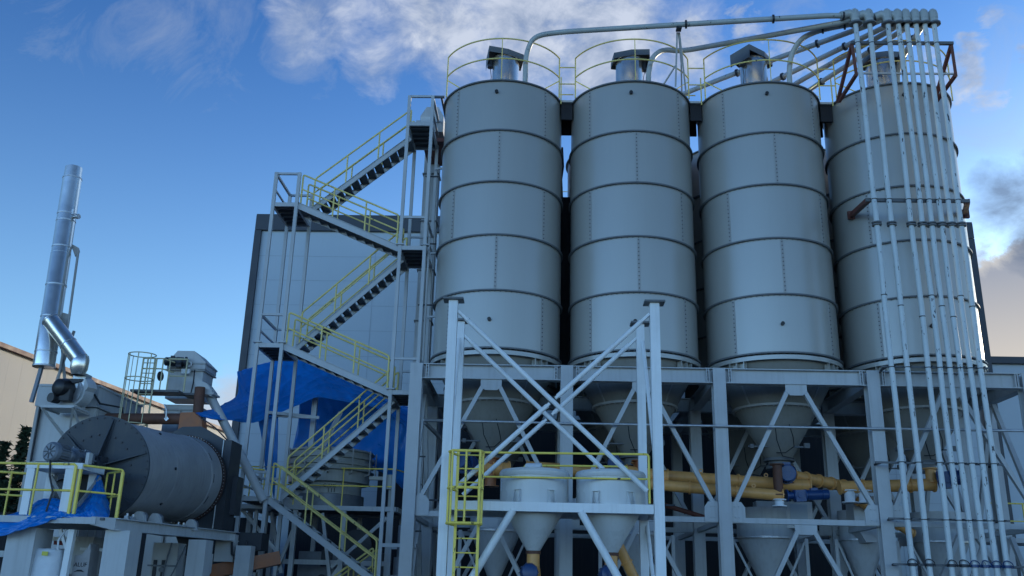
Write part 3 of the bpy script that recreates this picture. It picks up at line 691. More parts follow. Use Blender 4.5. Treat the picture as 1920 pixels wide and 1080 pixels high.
for z, x0, x1, lb in ((7.62, 10.5, 13.35, 'thin clamp bar behind the pipes at the top of the steel frame'), (5.06, 10.1, 13.35, 'thin clamp bar behind the pipes at cone outlet height'), (3.64, 10.3, 13.35, 'thin clamp bar behind the pipes at the middle tie beam'), (2.52, 10.3, 13.6, 'lowest dark clamp bar near the bottom of the pipes')):
    t = thing('clamp_bar', (12, -2.88, z), lb, 'clamp bar', 'bars the vertical pipes are clamped to')
    b = MB(); b.bar((x0, -2.88, z), (x1, -2.88, z), 0.045, 0.05); b.build('bar', 'deck', t)
    b = MB()
    for xx in (x0 + 0.15, x1 - 0.12): b.bar((xx, -2.88, z), (xx, -2.4, z), 0.05)
    for px_ in PX: b.cyl((px_ + 0.1, -2.95, z), (px_ + 0.1, -3.06, z), 0.018, n=6)
    b.build_each('stand_off', 'dark', t)
# pipe mast on silo two
t = thing('pipe_mast', (5.5, -1.7, ZT), 'thin trestle mast propping the top pipe above the second silo', 'mast')
b = MB(); b.bar((5.48, -2.2, 18.42), (5.48, -1.5, 16.9), 0.05); b.bar((5.55, -2.2, 18.42), (5.85, -1.2, 16.9), 0.05); b.bar((5.52, -2.2, 18.42), (5.66, -1.65, 17.6), 0.04); b.bar((5.66, -1.65, 17.6), (5.75, -1.0, 17.0), 0.05); b.bar((5.46, -1.75, 17.5), (5.05, -1.3, 16.95), 0.04); b.build_each('legs', 'frame', t)
b = MB(); b.box((5.5, -2.42, 18.40), (0.16, 0.24, 0.06)); b.build('saddle', 'dark', t)

# ------------------------------------------------------------------ stair tower
t = thing('stair_tower', (-4.7, 0, 0), 'tall grey zigzag stair tower with yellow handrails left of the silos', 'stair tower')
LX0, LX1, RX0, RX1 = -7.12, -6.38, -3.03, -2.27; Y0, Y1, YM = -0.8, 0.9, 0.05
lz = [(13.02, 14.08), (8.46, 9.42), (3.97, 4.72)]; rz = [(15.88, 16.88), (11.62, 12.64), (7.10, 8.12), (1.78, 2.78)]
W = 0.10
for (xa, xb, zt) in ((LX0, LX1, 14.12), (RX0, RX1, 16.9)):
    for x in (xa, xb):
        for y in (Y0, Y1):
            b = MB(); b.bar((x, y, 0), (x, y, zt if (y == Y0 or xa == LX0) else zt - 0.9), W, W, (1, 0, 0))
            for z in ((8.55, 4.05) if xa == LX0 else (11.72, 7.2)): 
                if y == Y0: b.box((x, y, z), (0.24, 0.2, 0.035))
            b.build('post', 'stair', t)
def landing(xa, xb, z, zr, right, top=False):
    b = MB(); b.box(((xa + xb) / 2, (Y0 + Y1) / 2, z + 0.03), (xb - xa + 0.02 , Y1 - Y0 - 0.02, 0.03))
    for k in range(5): b.box(((xa + xb) / 2, Y0 + 0.18 + k * (Y1 - Y0 - 0.36) / 4, z - 0.03), (xb - xa - 0.1, 0.05, 0.08))
    b.build('landing', 'deck', t)
    b = MB(); b.box(((xa + xb) / 2, Y0, z), (xb - xa - W, 0.07, 0.13)); b.box(((xa + xb) / 2, Y1, z), (xb - xa - W, 0.07, 0.13))
    for x in (xa, xb): b.box((x, (Y0 + Y1) / 2, z), (0.07, Y1 - Y0 - W, 0.13))
    b.build_each('landing_frame', 'stair', t)
    b = MB(); xo = xb if right else xa
    b.bar((xa, Y0, zr), (xb, Y0, zr), 0.07); b.bar((xa, Y1, zr), (xb, Y1, zr), 0.07); b.bar((xo, Y0, zr - 0.003), (xo, Y1, zr - 0.003), 0.07)
    b.bar((xo, Y0, (z + zr) / 2), (xo, Y1, (z + zr) / 2), 0.05)
    b.build('landing_guard', 'stair', t)
for i, (z, zr) in enumerate(lz): landing(LX0, LX1, z, zr, False)
for i, (z, zr) in enumerate(rz): landing(RX0, RX1, z, zr, True)
def flight(xa, za, xb, zb, ya, yb):
    hgt = 0.20; dz = V((0, 0, -hgt))
    for y in (ya, yb):
        b = MB(); b.prism([(xa, y - 0.02, za + 0.08), (xb, y - 0.02, zb + 0.08), (xb, y - 0.02, zb + 0.08 - hgt), (xa, y - 0.02, za + 0.08 - hgt)], (0, 0.04, 0))
        sg = 1 if y == ya else -1
        b.prism([(xa, y - 0.05, za + 0.095), (xb, y - 0.05, zb + 0.095), (xb, y - 0.05, zb + 0.08), (xa, y - 0.05, za + 0.08)], (0, 0.10, 0))
        b.build('stringer', 'stair', t)
    n = max(7, round(abs(zb - za) / 0.205)) if abs(zb - za) > 1.8 else 11
    b = MB()
    for i in range(n):
        f = (i + 0.5) / n; x = xa + (xb - xa) * f; z = za + (zb - za) * f; w_ = min(0.25, abs(xb - xa) / n * 1.05)
        b.box((x, (ya + yb) / 2, z), (w_, yb - ya - 0.05, 0.03)); b.box((x - w_ / 2 * (1 if zb > za else -1), (ya + yb) / 2, z - 0.025), (0.02, yb - ya - 0.05, 0.06)); b.box((x + w_ / 2 * (1 if zb > za else -1), (ya + yb) / 2, z - 0.025), (0.02, yb - ya - 0.05, 0.06))
    b.build('treads', 'tread', t)
    for y in (ya, yb):
        b = MB(); H = 1.0
        P = lambda f, h: V((xa + (xb - xa) * f, y, za + (zb - za) * f + 0.08 + h))
        b.tube(rounded([P(0.02, 0), P(0.02, H), P(0.98, H), P(0.98, 0)], 0.08), 0.029, 8)
        b.tube([P(0.02, 0.5), P(0.98, 0.5)], 0.024, 8)
        for f in (0.34, 0.66): b.tube([P(f, 0), P(f, H)], 0.025, 8)
        b.build('handrail', 'yellow2', t)
for i in range(3):
    flight(LX1 + 0.05, lz[i][0], RX0 - 0.05, rz[i + 1][0], Y0 + 0.04, YM - 0.10)
    flight(LX1 + 0.22, lz[i][0] + 0.16, RX0 + 0.0, rz[i][0] - 0.02, YM + 0.02, Y1 - 0.05)
flight(RX0 - 0.3, 1.7, RX0 - 2.4, 0.1, YM + 0.02, Y1 - 0.05)
# ties between tower and silo frame
b = MB(); b.bar((RX0, Y0, 2.78), (-2.0, Y0 - 0.2, 2.78), 0.10)
for z in (15.0, 12.0, 9.85): b.bar((RX1, Y1 - 0.2, z), (-1.95, 0.6, z), 0.06)
b.bar((LX0, Y0, 1.92), (LX1, Y0, 1.92), 0.1); b.bar((LX0, Y1, 6.75), (-5.9, Y1 + 0.6, 6.75), 0.09)
b.build_each('tie_bar', 'stair', t)
# elevator trunk + head beside the tower top
t = thing('bucket_elevator', (-2.6, 2.2, 0), 'tall narrow elevator trunk between the stair tower and the first silo', 'elevator')
b = MB(); b.box((-2.62, 2.6, 8.2), (0.52, 0.5, 16.4)); b.build('casing', 'frame', t)
b = MB()
for k in range(9): b.box((-2.62, 2.6, 1.2 + k * 1.8), (0.60, 0.58, 0.05))
b.build_each('casing_flanges', 'flange', t)
b = MB(); b.box((-2.36, 1.55, 16.05), (0.8, 1.9, 0.14)); b.build('platform', 'redox', t)
b = MB(); b.prism([(-2.9, 0.9, 16.5), (-2.1, 0.9, 16.5), (-2.1, 0.9, 17.1), (-2.3, 0.9, 17.45), (-2.7, 0.9, 17.45), (-2.9, 0.9, 17.1)], (0, 1.2, 0)); b.build('head', 'frame', t)
b = MB()
for k in range(3): b.box((-2.68, 0.8, 16.35 + k * 0.27), (0.36, 0.12, 0.20))
b.build_each('vent_boxes', 'tank', t)
b = MB(); b.bar((-2.3, -0.75, 16.90), (-1.9, -0.75, 16.90), 0.07); b.bar((-2.0, -0.7, 16.9), (-2.0, 0.9, 16.9), 0.06); b.build('top_bar', 'deck', t)
t = thing('downpipe_pair', (-2.1, -0.6, 0), 'slim twin conduits rising beside the left edge of the first silo', 'conduit')
b = MB(); b.tube([(-2.16, -0.45, 0), (-2.18, -0.45, 12.2)], 0.035, 8); b.tube([(-2.28, -0.3, 0), (-2.30, -0.3, 14.4)], 0.05, 8); b.build_each('conduit', 'frame', t)
b = MB()
for z in (3.2, 5.3, 7.9, 9.9, 11.9, 14.2): b.bar((-2.42, -0.45, z), (-1.95, -0.45, z), 0.04)
b.build_each('pipe_clamp', 'dark', t)

# ------------------------------------------------------------------ white frame with two tanks
t = thing('tank_frame', (1.6, -5.6, 0), 'white steel frame with crossed tube braces standing in front of the silos', 'steel frame')
FX0, FX1, FYa, FYb, FT = -0.72, 4.02, -6.5, -4.7, 8.16
for x, y, wd in ((FX0, FYa, 0.21), (FX1, FYa, 0.22), (FX0 + 0.03, FYb, 0.20), (FX1 - 0.15, FYb, 0.20)):
    b = MB(); b.bar((x, y, 0), (x, y, FT), wd, wd, (1, 0, 0)); b.build('column', 'white', t); b = MB(); b.box((x, y, FT + 0.025), (0.48, 0.40, 0.045)); b.build('cap_plate', 'flange', t)
b = MB(); b.box(((FX0 + FX1) / 2, FYa + 0.02, 3.42), (FX1 - FX0 - 0.24, 0.14, 0.20)); b.box(((FX0 + FX1) / 2, FYb, 3.42), (FX1 - FX0 - 0.24, 0.14, 0.20))
for x in (FX0, FX1): b.box((x, (FYa + FYb) / 2, 3.42), (0.14, FYb - FYa - 0.26, 0.20))
b.build_each('platform_beam', 'white', t)
b = MB(); b.box(((FX0 + FX1) / 2, -5.6, 3.50), (FX1 - FX0 - 0.3, 1.62, 0.03)); b.build('platform_deck', 'deck', t)
def knuckle(b, p, d):
    b.bar(V(p) - d * 0.16, V(p) + d * 0.16, 0.13, 0.06, (0, 1, 0))
    for s_ in (-0.1, -0.03, 0.05): b.cyl(V(p) + d * s_ + V((0, -0.03, 0)), V(p) + d * s_ + V((0, -0.055, 0)), 0.02, n=6)
for y, zt, xl, xr in ((FYa, 7.85, FX0 + 0.18, FX1 - 0.18), (FYb, 7.75, FX0 + 0.18, FX1 - 0.30)):
    for a, c_ in (((xl, y, zt), (xr, y, 3.75)), ((xr, y - 0.0, zt), (xl, y, 3.75))):
        b = MB(); d = (V(c_) - V(a)).normalized()
        if a[0] == xr:
            mid = (V(a) + V(c_)) / 2; b.tube([V(a) + d * 0.18, mid - d * 0.16], 0.056, 12); b.tube([mid + d * 0.16, V(c_) - d * 0.1], 0.056, 12); knuckle(b, mid - d * 0.25, d); knuckle(b, mid + d * 0.25, d)
        else: b.tube([V(a) + d * 0.18, V(c_) - d * 0.1], 0.056, 12)
        knuckle(b, V(a) + d * 0.08, d)
        b.build('brace', 'white', t)
for y in (FYa,):
    for sg, xm, xe in ((-1, 0.80, FX0 + 0.25), (1, 2.30, FX1 - 0.2)):
        b = MB(); b.tube([(xm, y, 3.34), (xm + sg * 2.6 * 0.62, y, 0.6)], 0.085, 12); b.build('brace', 'white', t)
b = MB(); b.tube([(FX1 - 0.10, FYb - 0.1, 7.7), (FX1 + 0.05, FYa + 0.2, 3.6)], 0.05, 10); b.tube([(FX1 - 0.08, FYb, 3.3), (FX1 + 0.0, FYa + 0.3, 0.6)], 0.05, 10); b.tube([(FX0, FYb - 0.1, 7.7), (FX0, FYa + 0.2, 3.6)], 0.05, 10); b.build_each('side_brace', 'white', t)
b = MB()
for x in (FX0 - 0.15, FX1 + 0.15): b.tube([(x - 0.2, FYa, 3.52), (x + 0.2, FYa, 3.52)], 0.022, 8)
b.build_each('lifting_pin', 'dark', t)
t2 = thing('platform_railing', (1.7, -5.6, 3.5), 'yellow railing round the deck of the two white tanks', 'railing')
b = MB(); yf = FYa + 0.02
b.tube(rounded([(0.03, yf, 3.55), (0.03, yf, 4.60), (3.82, yf, 4.63), (3.82, yf, 3.55)], 0.07), 0.026, 8); b.build('front_rail', 'yellow', t2)
b = MB(); b.tube([(0.03, yf, 4.06), (3.82, yf, 4.08)], 0.022, 8); b.build('mid_rail', 'yellow', t2)
b = MB(); b.tube(rounded([(1.0, FYb, 3.55), (1.0, FYb, 4.56), (3.5, FYb, 4.58), (3.5, FYb, 3.55)], 0.07), 0.024, 8); b.build('rear_rail', 'yellow', t2)
t3 = thing('caged_ladder', (-0.2, -6.9, 0), 'yellow ladder with a square cage climbing to the white tanks', 'ladder')
b = MB()
for x in (-0.44, 0.06): b.bar((x, -6.72, 0), (x, -6.72, 4.62), 0.075, 0.06)
b.build_each('side_rails', 'yellow', t3)
b = MB()
for k in range(15): b.tube([(-0.44, -6.72, 0.3 + k * 0.3), (0.06, -6.72, 0.3 + k * 0.3)], 0.016, 8)
b.build_each('rung', 'yellow', t3)
b = MB()
for z in (2.98, 3.72, 4.50):
    b.tube(rounded([(-0.46, -6.72, z), (-0.60, -7.2, z), (-0.50, -7.42, z), (0.10, -7.42, z), (0.16, -7.2, z), (0.07, -6.72, z)], 0.05), 0.03, 8)
for x, y in ((-0.58, -7.2), (-0.5, -7.42), (-0.2, -7.42), (0.10, -7.42), (0.15, -7.2)): b.tube([(x, y, 2.98), (x, y, 4.50)], 0.025, 8)
b.build('cage', 'yellow', t3)
def tank(x, label, lidoff):
    y = -5.65; t = thing('white_tank', (x, y, 3.5), label, 'tank', 'round white tanks on the frame')
    b = MB(); b.lathe((x, y, 0), (0, 0, 1), [(0.79, 3.40), (0.79, 4.14)], 64, True); bd = b.build('body', 'tank', t)
    b = MB(); b.lathe((x, y, 0), (0, 0, 1), [(0.80, 4.14), (0.815, 4.17), (0.815, 4.24), (0.78, 4.30), (0.55, 4.34), (0.001, 4.36)], 64, True); b.build('lid', 'tank', t)
    for a in (-62, -118, 45, 135):
        c_, s_ = math.cos(R(a)), math.sin(R(a)); tn = V((-s_, c_, 0)); rd = V((c_, s_, 0)); b = MB()
        for o_ in (-0.07, 0.07):
            p = V((x, y, 0)) + rd * 0.785 + tn * o_
            b.prism([p + V((0, 0, 3.52)), p + V((0, 0, 3.80)), p + rd * 0.05 + V((0, 0, 3.80)), p + rd * 0.13 + V((0, 0, 3.52))], tn * 0.015)
        p = V((x, y, 3.81)) + rd * 0.815; b.box(p, (0.07, 0.17, 0.015), ax=[rd, tn, V((0, 0, 1))]); b.build('support_lug', 'tank', t)
    b = MB(); b.lathe((x, y, 0), (0, 0, 1), [(0.74, 3.48), (0.14, 2.50)], 56, True); b.build('hopper_cone', 'tank', t)
    b = MB(); b.cyl((x, y, 2.45), (x, y, 2.52), 0.17, n=24); b.build('outlet_flange', 'rust', t)
    b = MB(); b.cyl((x, y, 2.1), (x, y, 2.45), 0.145, n=24); b.tube([(x, y, 2.3), (x + 0.05, y + 0.5, 1.9), (x + 0.1, y + 1.3, 1.4)], 0.14, 16); b.build('spout', 'ochre', t)
    b = MB(); c0 = V((x - 0.08, y - 0.25, 2.05)); b.lathe(c0, (0.15, -0.98, 0.1), [(0.001, -0.2), (0.19, -0.19), (0.2, 0.02), (0.17, 0.1), (0.10, 0.12), (0.001, 0.12)], 24, True)
    for k in range(10):
        a = 2 * PI * k / 10; x_, y_ = perp(V((0.15, -0.98, 0.1))); b.bar(c0 + (x_ * math.cos(a) + y_ * math.sin(a)) * 0.2 - V((.15, -.98, .1)) * 0.18, c0 + (x_ * math.cos(a) + y_ * math.sin(a)) * 0.2, 0.03, 0.02)
    b.build('motor', 'blue', t)
    if lidoff:
        b = MB(); b.lathe((x - 0.2, y - 0.05, 4.34), (0.9, -0.2, 0.0), [(0.13, 0), (0.14, 0.03), (0.14, 0.36)], 20, True, (True, True)); b.build('hatch', 'bagw', t)
    return t
tank(1.26, 'left white round tank, with a rolled hatch on its lid', True)
tank(3.02, 'right white round tank, crossed by the tube braces', False)

# ------------------------------------------------------------------ screw conveyors with motors
def gear_motor(b, p, d, Ln, r):
    p = V(p); d = V(d).normalized(); x, y = perp(d)
    up_ = V((0, 0, 1)) if abs(d.z) < 0.8 else V((1, 0, 0)); sd_ = d.cross(up_).normalized(); u2 = sd_.cross(d)
    if Ln > 0.55:
        b.lathe(p, d, [(0.001, 0), (r * 1.2, 0), (r * 1.2, 0.035), (r * 0.7, 0.04), (r * 0.7, Ln * 0.16), (r * 1.1, Ln * 0.17), (r * 1.1, Ln * 0.20), (0.001, Ln * 0.2)], 24, True)
        b.box(p + d * Ln * 0.32 - u2 * r * 0.15, (Ln * 0.24, r * 1.7, r * 2.2), ax=[d, sd_, u2]); b.lathe(p + d * Ln * 0.32 - sd_ * r * 1.05, sd_, [(0.001, 0), (r * 0.6, 0), (r * 0.6, r * 2.1), (0.001, r * 2.1)], 20, True)
        m0 = 0.44
    else: m0 = 0.0
    L1 = Ln * (1 - m0); q0 = p + d * Ln * m0
    b.lathe(q0, d, [(0.001, 0), (r * 1.12, 0), (r * 1.12, L1 * 0.06), (r * 0.84, L1 * 0.08), (r * 0.84, L1 * 0.72), (r * 0.97, L1 * 0.74), (r * 0.97, L1 * 0.95), (r * 0.86, L1), (r * 0.3, L1), (r * 0.3, L1 * 0.97), (0.001, L1 * 0.97)], 28, True)
    for k in range(20):
        a = 2 * PI * k / 20; o = (x * math.cos(a) + y * math.sin(a)) * r * 0.9
        b.bar(q0 + o + d * L1 * 0.1, q0 + o + d * L1 * 0.7, 0.012, r * 0.16, x * -math.sin(a) + y * math.cos(a))
    for k in range(6):
        a = 2 * PI * k / 6; o = (x * math.cos(a) + y * math.sin(a)); b.bar(q0 + d * (L1 + 0.004) + o * r * 0.3, q0 + d * (L1 + 0.004) + o * r * 0.84, 0.018, 0.01, x * -math.sin(a) + y * math.cos(a))
    b.box(q0 + d * L1 * 0.4 + u2 * r * 1.05, (L1 * 0.3, r * 0.9, r * 0.5), ax=[d, sd_, u2])
def screw(name_lb, p, q, r, mp, md, ml, mr, spouts, mmat='blue', lugs=()):
    t = thing('screw_conveyor', p, name_lb, 'screw conveyor', 'ochre screw conveyors under the cones')
    p = V(p); q = V(q); d = (q - p).normalized(); b = MB(); b.cyl(p, q, r, n=24)
    for f in (0, 0.25, 0.5, 0.75, 1.0): c0 = p.lerp(q, f); b.cyl(c0 - d * 0.02, c0 + d * 0.02, r * 1.22, n=24)
    b.build('tube', 'ochre', t)
    for (sx, z1, z0, mt) in spouts:
        f = (sx - p.x) / (q.x - p.x); c0 = p.lerp(q, f); b = MB(); b.cyl((c0.x, c0.y, z0), (c0.x, c0.y, z1), r * 0.85, n=18); b.cyl((c0.x, c0.y, z1 - 0.03), (c0.x, c0.y, z1), r * 1.3, n=18); b.cyl((c0.x, c0.y, z0), (c0.x, c0.y, z0 + 0.03), r * 1.3, n=18); b.build('spout', mt, t)
    for fx in lugs:
        c0 = p.lerp(q, fx) + V((0, 0, r)); b = MB(); b.lathe(c0 + V((0, 0, 0.05)), (0.2, 1, 0), [(0.03, -0.01), (0.06, -0.01), (0.06, 0.01), (0.03, 0.01), (0.03, -0.01)], 12, False); b.build('lifting_lug', 'ochre', t)
    if mp: b = MB(); gear_motor(b, mp, md, ml, mr); b.build('gear_motor', mmat, t)
    return t
screw('upper long ochre screw conveyor ending at the round blue motor under the third silo', (1.0, -0.9, 5.0), (8.95, -0.75, 4.66), 0.17, (8.25, -1.05, 4.93), (-0.1, -1, 0.0), 0.35, 0.24, [(8.341, 5.2, 4.7, 'rust'), (4.17, 5.2, 4.8, 'ochre')], lugs=(0.62, 0.85))
screw('lower long ochre screw conveyor with a long blue gear motor at its right end', (3.0, -1.5, 4.62), (7.98, -1.5, 4.30), 0.15, (8.1, -1.5, 4.30), (1, 0.02, 0.05), 1.15, 0.14, [(7.9, 5.15, 4.3, 'rust'), (7.9, 4.2, 4.0, 'bagw')], lugs=(0.85,))
screw('short ochre screw conveyor leaving the round blue motor to the right', (8.55, -0.6, 4.95), (10.3, 0.5, 4.82), 0.16, None, None, 0, 0, [])
screw('ochre screw conveyor with a black end cap, behind the fourth column', (9.75, -0.9, 4.62), (12.35, -0.9, 4.75), 0.17, (12.4, -1.1, 4.85), (0.9, -0.5, 0.1), 0.7, 0.2, [(10.0, 4.55, 4.2, 'bagw'), (10.4, 4.55, 4.2, 'bagw'), (12.3, 5.2, 4.8, 'ochre')])
screw('thin sloping ochre chute behind the leftmost vertical pipes', (10.4, -0.4, 4.3), (12.1, 0.4, 3.5), 0.12, None, None, 0, 0, [])
screw('ochre conveyor end with dark blue motors left of the two white tanks', (-0.4, -1.3, 4.9), (0.5, -1.1, 4.9), 0.19, (-0.55, -1.5, 4.95), (-0.5, -1, 0.1), 0.6, 0.22, [(0.0, 5.2, 4.4, 'orange')])
screw('ochre conveyor stub with a blue motor behind the right white tank', (3.4, -1.3, 4.9), (4.9, -1.3, 4.75), 0.19, (3.5, -1.4, 5.0), (-0.2, -1, 0.1), 0.5, 0.2, [(4.17, 5.2, 4.4, 'orange')])
screw('long sloping rust brown tube low between the first and second columns', (3.0, -3.2, 3.6), (4.2, -2.9, 1.2), 0.13, None, None, 0, 0, [])
b = MB(); b.tube([(4.6, 0.2, 4.25), (6.4, 0.3, 3.75)], 0.07, 12); tag(b.build('sloping_pipe', 'redox'), 'thin red pipe sloping down behind the tie beam right of the white frame', 'pipe')
# weighing hoppers below
def weigh(x, y, r, lb):
    t = thing('weighing_hopper', (x, y, 0), lb, 'hopper', 'weighing hoppers under the screw conveyors')
    b = MB(); b.lathe((x, y, 0), (0, 0, 1), [(r, 4.15), (r, 3.3), (r * 0.25, 2.0), (r * 0.22, 1.8)], 36, True, (True, False)); b.build('hopper', 'frame', t)
    b = MB(); b.lathe((x, y, 0), (0, 0, 1), [(r, 3.28), (r + 0.07, 3.28), (r + 0.07, 3.33), (r, 3.33)], 36, False); b.cyl((x, y, 1.72), (x, y, 1.8), r * 0.4, n=20); b.build('flange', 'galv', t)
    b = MB(); b.cyl((x + 0.1, y - 0.1, 1.3), (x + 0.1, y - 0.1, 1.7), 0.15, n=16); b.box((x + 0.3, y - 0.15, 1.5), (0.3, 0.2, 0.2)); b.build('valve', 'mgrey', t)
    for sx in (-1, 1):
        b = MB(); b.bar((x + sx * (r + 0.25), y - 0.4, 0), (x + sx * (r + 0.25), y - 0.4, 3.3), 0.1); b.bar((x + sx * (r + 0.2), y - 0.4, 3.2), (x + sx * r * 0.2, y - 0.4, 1.4), 0.06); b.build('leg', 'frame', t)
weigh(8.05, 1.0, 0.82, 'weighing hopper below the third silo between braces')
weigh(10.85, 1.0, 0.62, 'narrow weighing hopper behind the fourth column')
weigh(0.1, 0.6, 0.75, 'weighing hopper low behind the left white tank')
weigh(4.2, 0.8, 0.8, 'weighing hopper low behind the right white tank')
weigh(13.2, 1.2, 0.8, 'weighing hopper low behind the vertical pipes')
t = thing('batch_bin', (10.7, -0.3, 0), 'pale square bin under the black-capped conveyor', 'bin')
b = MB(); b.box((10.75, 0.2, 4.0), (0.85, 0.7, 0.62)); b.prism([(10.33, -0.15, 3.69), (11.17, -0.15, 3.69), (10.9, -0.15, 3.2), (10.6, -0.15, 3.2)], (0, 0.7, 0)); b.build('bin_body', 'box', t)
b = MB(); b.box((10.75, 0.2, 4.33), (0.95, 0.8, 0.05)); b.cyl((10.5, 0.1, 4.3), (10.5, 0.1, 4.5), 0.1, n=14); b.cyl((10.95, 0.1, 4.3), (10.95, 0.1, 4.5), 0.1, n=14); b.build('bin_lid', 'tank', t)
t = thing('control_cabinet', (8.9, 0.4, 0), 'pale cabinet behind the long blue gear motor', 'cabinet')
b = MB(); b.box((8.5, 0.6, 3.95), (1.6, 0.5, 0.75)); b.build('cabinet_body', 'box', t)
b = MB(); b.box((8.9, 0.345, 3.95), (0.5, 0.015, 0.6)); b.build('door', 'joint', t)
t = thing('square_hopper', (15.2, -2.0, 0), 'pale square hopper at the lower right picture edge', 'hopper')
b = MB(); b.box((14.6, -3.6, 2.7), (0.9, 0.7, 0.5)); b.prism([(13.9, -3.2, 3.6), (14.3, -3.2, 3.6), (14.6, -3.2, 2.9), (14.2, -3.2, 2.9)], (0, 0.5, 0)); b.bar((14.0, -3.3, 3.7), (14.5, -3.3, 2.7), 0.08); b.build('hopper_body', 'white', t)
b = MB(); b.box((14.6, -3.6, 2.98), (1.0, 0.8, 0.05)); b.build('rim', 'tank', t)
t = thing('side_platform', (16.5, 3.5, 0), 'small platform with a yellow rail seen past the right end of the frame', 'platform')
b = MB(); b.box((17.0, 4.0, 3.55), (4.0, 1.6, 0.14)); b.build('deck', 'frame', t)
b = MB()
for x in (15.2, 16.0, 16.8, 17.6, 18.6): b.tube([(x, 3.3, 3.6), (x, 3.3, 4.7)], 0.025, 6)
b.tube([(15.2, 3.3, 4.7), (19, 3.3, 4.7)], 0.025, 6); b.tube([(15.2, 3.3, 4.15), (19, 3.3, 4.15)], 0.02, 6); b.build('railing', 'yellow', t)
for x in (15.2, 18.6):
    b = MB(); b.bar((x, 3.4, 0), (x, 3.4, 3.48), 0.16); b.build('leg', 'frame', t)
t = thing('spare_column', (15.6, 3.0, 0), 'free standing grey column with a cap plate right of the silos', 'column')
b = MB(); b.ibeam((15.75, 2.6, 0), (15.75, 2.6, 8.35), 0.34, 0.34, (1, 0, 0), 0.024); b.build('shaft', 'frame', t)
b = MB(); b.box((15.75, 2.6, 8.38), (0.75, 0.6, 0.06)); b.build('cap_plate', 'deck', t)

# ------------------------------------------------------------------ sieve platform and tarps behind the stairs
t = thing('sieve_platform', (-5, 2.6, 0), 'grey service platform behind the stairs carrying the round sieve', 'platform')
b = MB(); b.box((-5.3, 2.9, 3.98), (4.6, 2.8, 0.04)); b.build_each('deck', 'deck', t)
b = MB(); b.box((-5.35, 1.48, 3.94), (4.7, 0.12, 0.14)); b.box((-5.35, 4.3, 3.94), (4.7, 0.12, 0.14)); b.box((-3.02, 2.9, 3.94), (0.12, 2.7, 0.14)); b.box((-7.66, 2.9, 3.94), (0.12, 2.7, 0.14)); b.build_each('edge_beam', 'frame', t)
for x in (-7.5, -6.1, -4.6, -3.2):
    for y in (1.55, 4.2):
        b = MB(); b.bar((x, y, 0), (x, y, 3.86), 0.14); b.build('leg', 'frame', t)
for xa, za, xb, zb in ((-6.0, 3.8, -6.9, 1.0), (-5.3, 3.8, -4.7, 0.8), (-3.3, 3.7, -4.9, 2.2), (-4.6, 2.3, -5.6, 0.8), (-6.9, 3.8, -6.4, 2.0)):
    b = MB(); b.bar((xa, 1.7, za), (xb, 1.7, zb), 0.10); b.build('brace', 'frame', t)
b = MB(); b.bar((-6.6, 1.9, 2.35), (-3.2, 1.9, 2.35), 0.14); b.build('tie_beam', 'frame', t)
t = thing('platform_railing', (-5, 1.5, 4), 'yellow railing round the sieve platform behind the stairs', 'railing')
b = MB(); b.tube(rounded([(-7.6, 1.5, 5.15), (-3.1, 1.5, 5.16), (-3.1, 1.5, 4.0)], 0.07), 0.022, 8); b.tube([(-7.6, 1.5, 4.62), (-3.1, 1.5, 4.62)], 0.02, 8)
for x in (-7.6, -6.2, -4.7): b.tube([(x, 1.5, 4), (x, 1.5, 5.15)], 0.02, 8)
b.build('front_rail', 'yellow', t)
b = MB(); b.tube([(-3.1, 1.5, 5.15), (-2.6, 3.2, 5.15)], 0.022, 8); b.tube([(-2.85, 2.3, 4.0), (-2.85, 2.3, 5.15)], 0.02, 8); b.build('side_rail', 'yellow', t)
t = thing('round_sieve', (-5.35, 3.0, 4), 'round stacked sifting machine under the blue tarp', 'sifter')
b = MB(); cx, cy = -5.42, 2.75
prof = [(1.05, 4.42), (1.05, 4.75), (1.28, 4.78), (1.30, 5.12)]
for k in range(3):
    z = 5.14 + k * 0.21; prof += [(1.42, z), (1.42, z + 0.03), (1.33, z + 0.05), (1.33, z + 0.15), (1.42, z + 0.17), (1.42, z + 0.20)]
prof += [(1.36, 5.80), (0.4, 5.95), (0.001, 5.96)]
b.lathe((cx, cy, 0), (0, 0, 1), prof, 64, False); b.build('stacked_decks', 'sieve', t)
b = MB()
for a in range(-170, 190, 30):
    x_, y_ = math.cos(R(a)), math.sin(R(a)); b.bar((cx + 1.46 * x_, cy + 1.46 * y_, 5.05), (cx + 1.46 * x_, cy + 1.46 * y_, 5.8), 0.035); b.bar((cx + 1.46 * x_, cy + 1.46 * y_, 5.06), (cx + 1.3 * x_, cy + 1.3 * y_, 5.02), 0.05)
b.build_each('clamp_rod', 'seam', t)
b = MB(); b.lathe((cx, cy, 0), (0, 0, 1), [(1.15, 4.02), (1.15, 4.40)], 40, True); b.build('base', 'mgrey', t)
b = MB(); b.box((cx + 1.75, cy - 0.5, 4.95), (0.7, 0.2, 0.1)); b.cyl((cx + 2.1, cy - 0.6, 4.6), (cx + 2.1, cy - 0.6, 5.05), 0.15, n=16); b.cyl((cx + 2.1, cy - 0.6, 4.05), (cx + 2.1, cy - 0.6, 4.6), 0.06, n=10); b.build('side_outlet', 'sieve', t)
text_mesh('C AMS', 0.14, (cx + 0.27, cy - 1.075, 4.64), (1, 0.2, 0), (0, 0, 1), 'ink', t)
b = MB()
for k in range(3): b.bar((cx + 0.25 + k * 0.09, cy - 1.085, 4.44), (cx + 0.25 + k * 0.09, cy - 1.085, 4.56), 0.035, 0.01)
b.build('stripe_mark', 'ink', t)
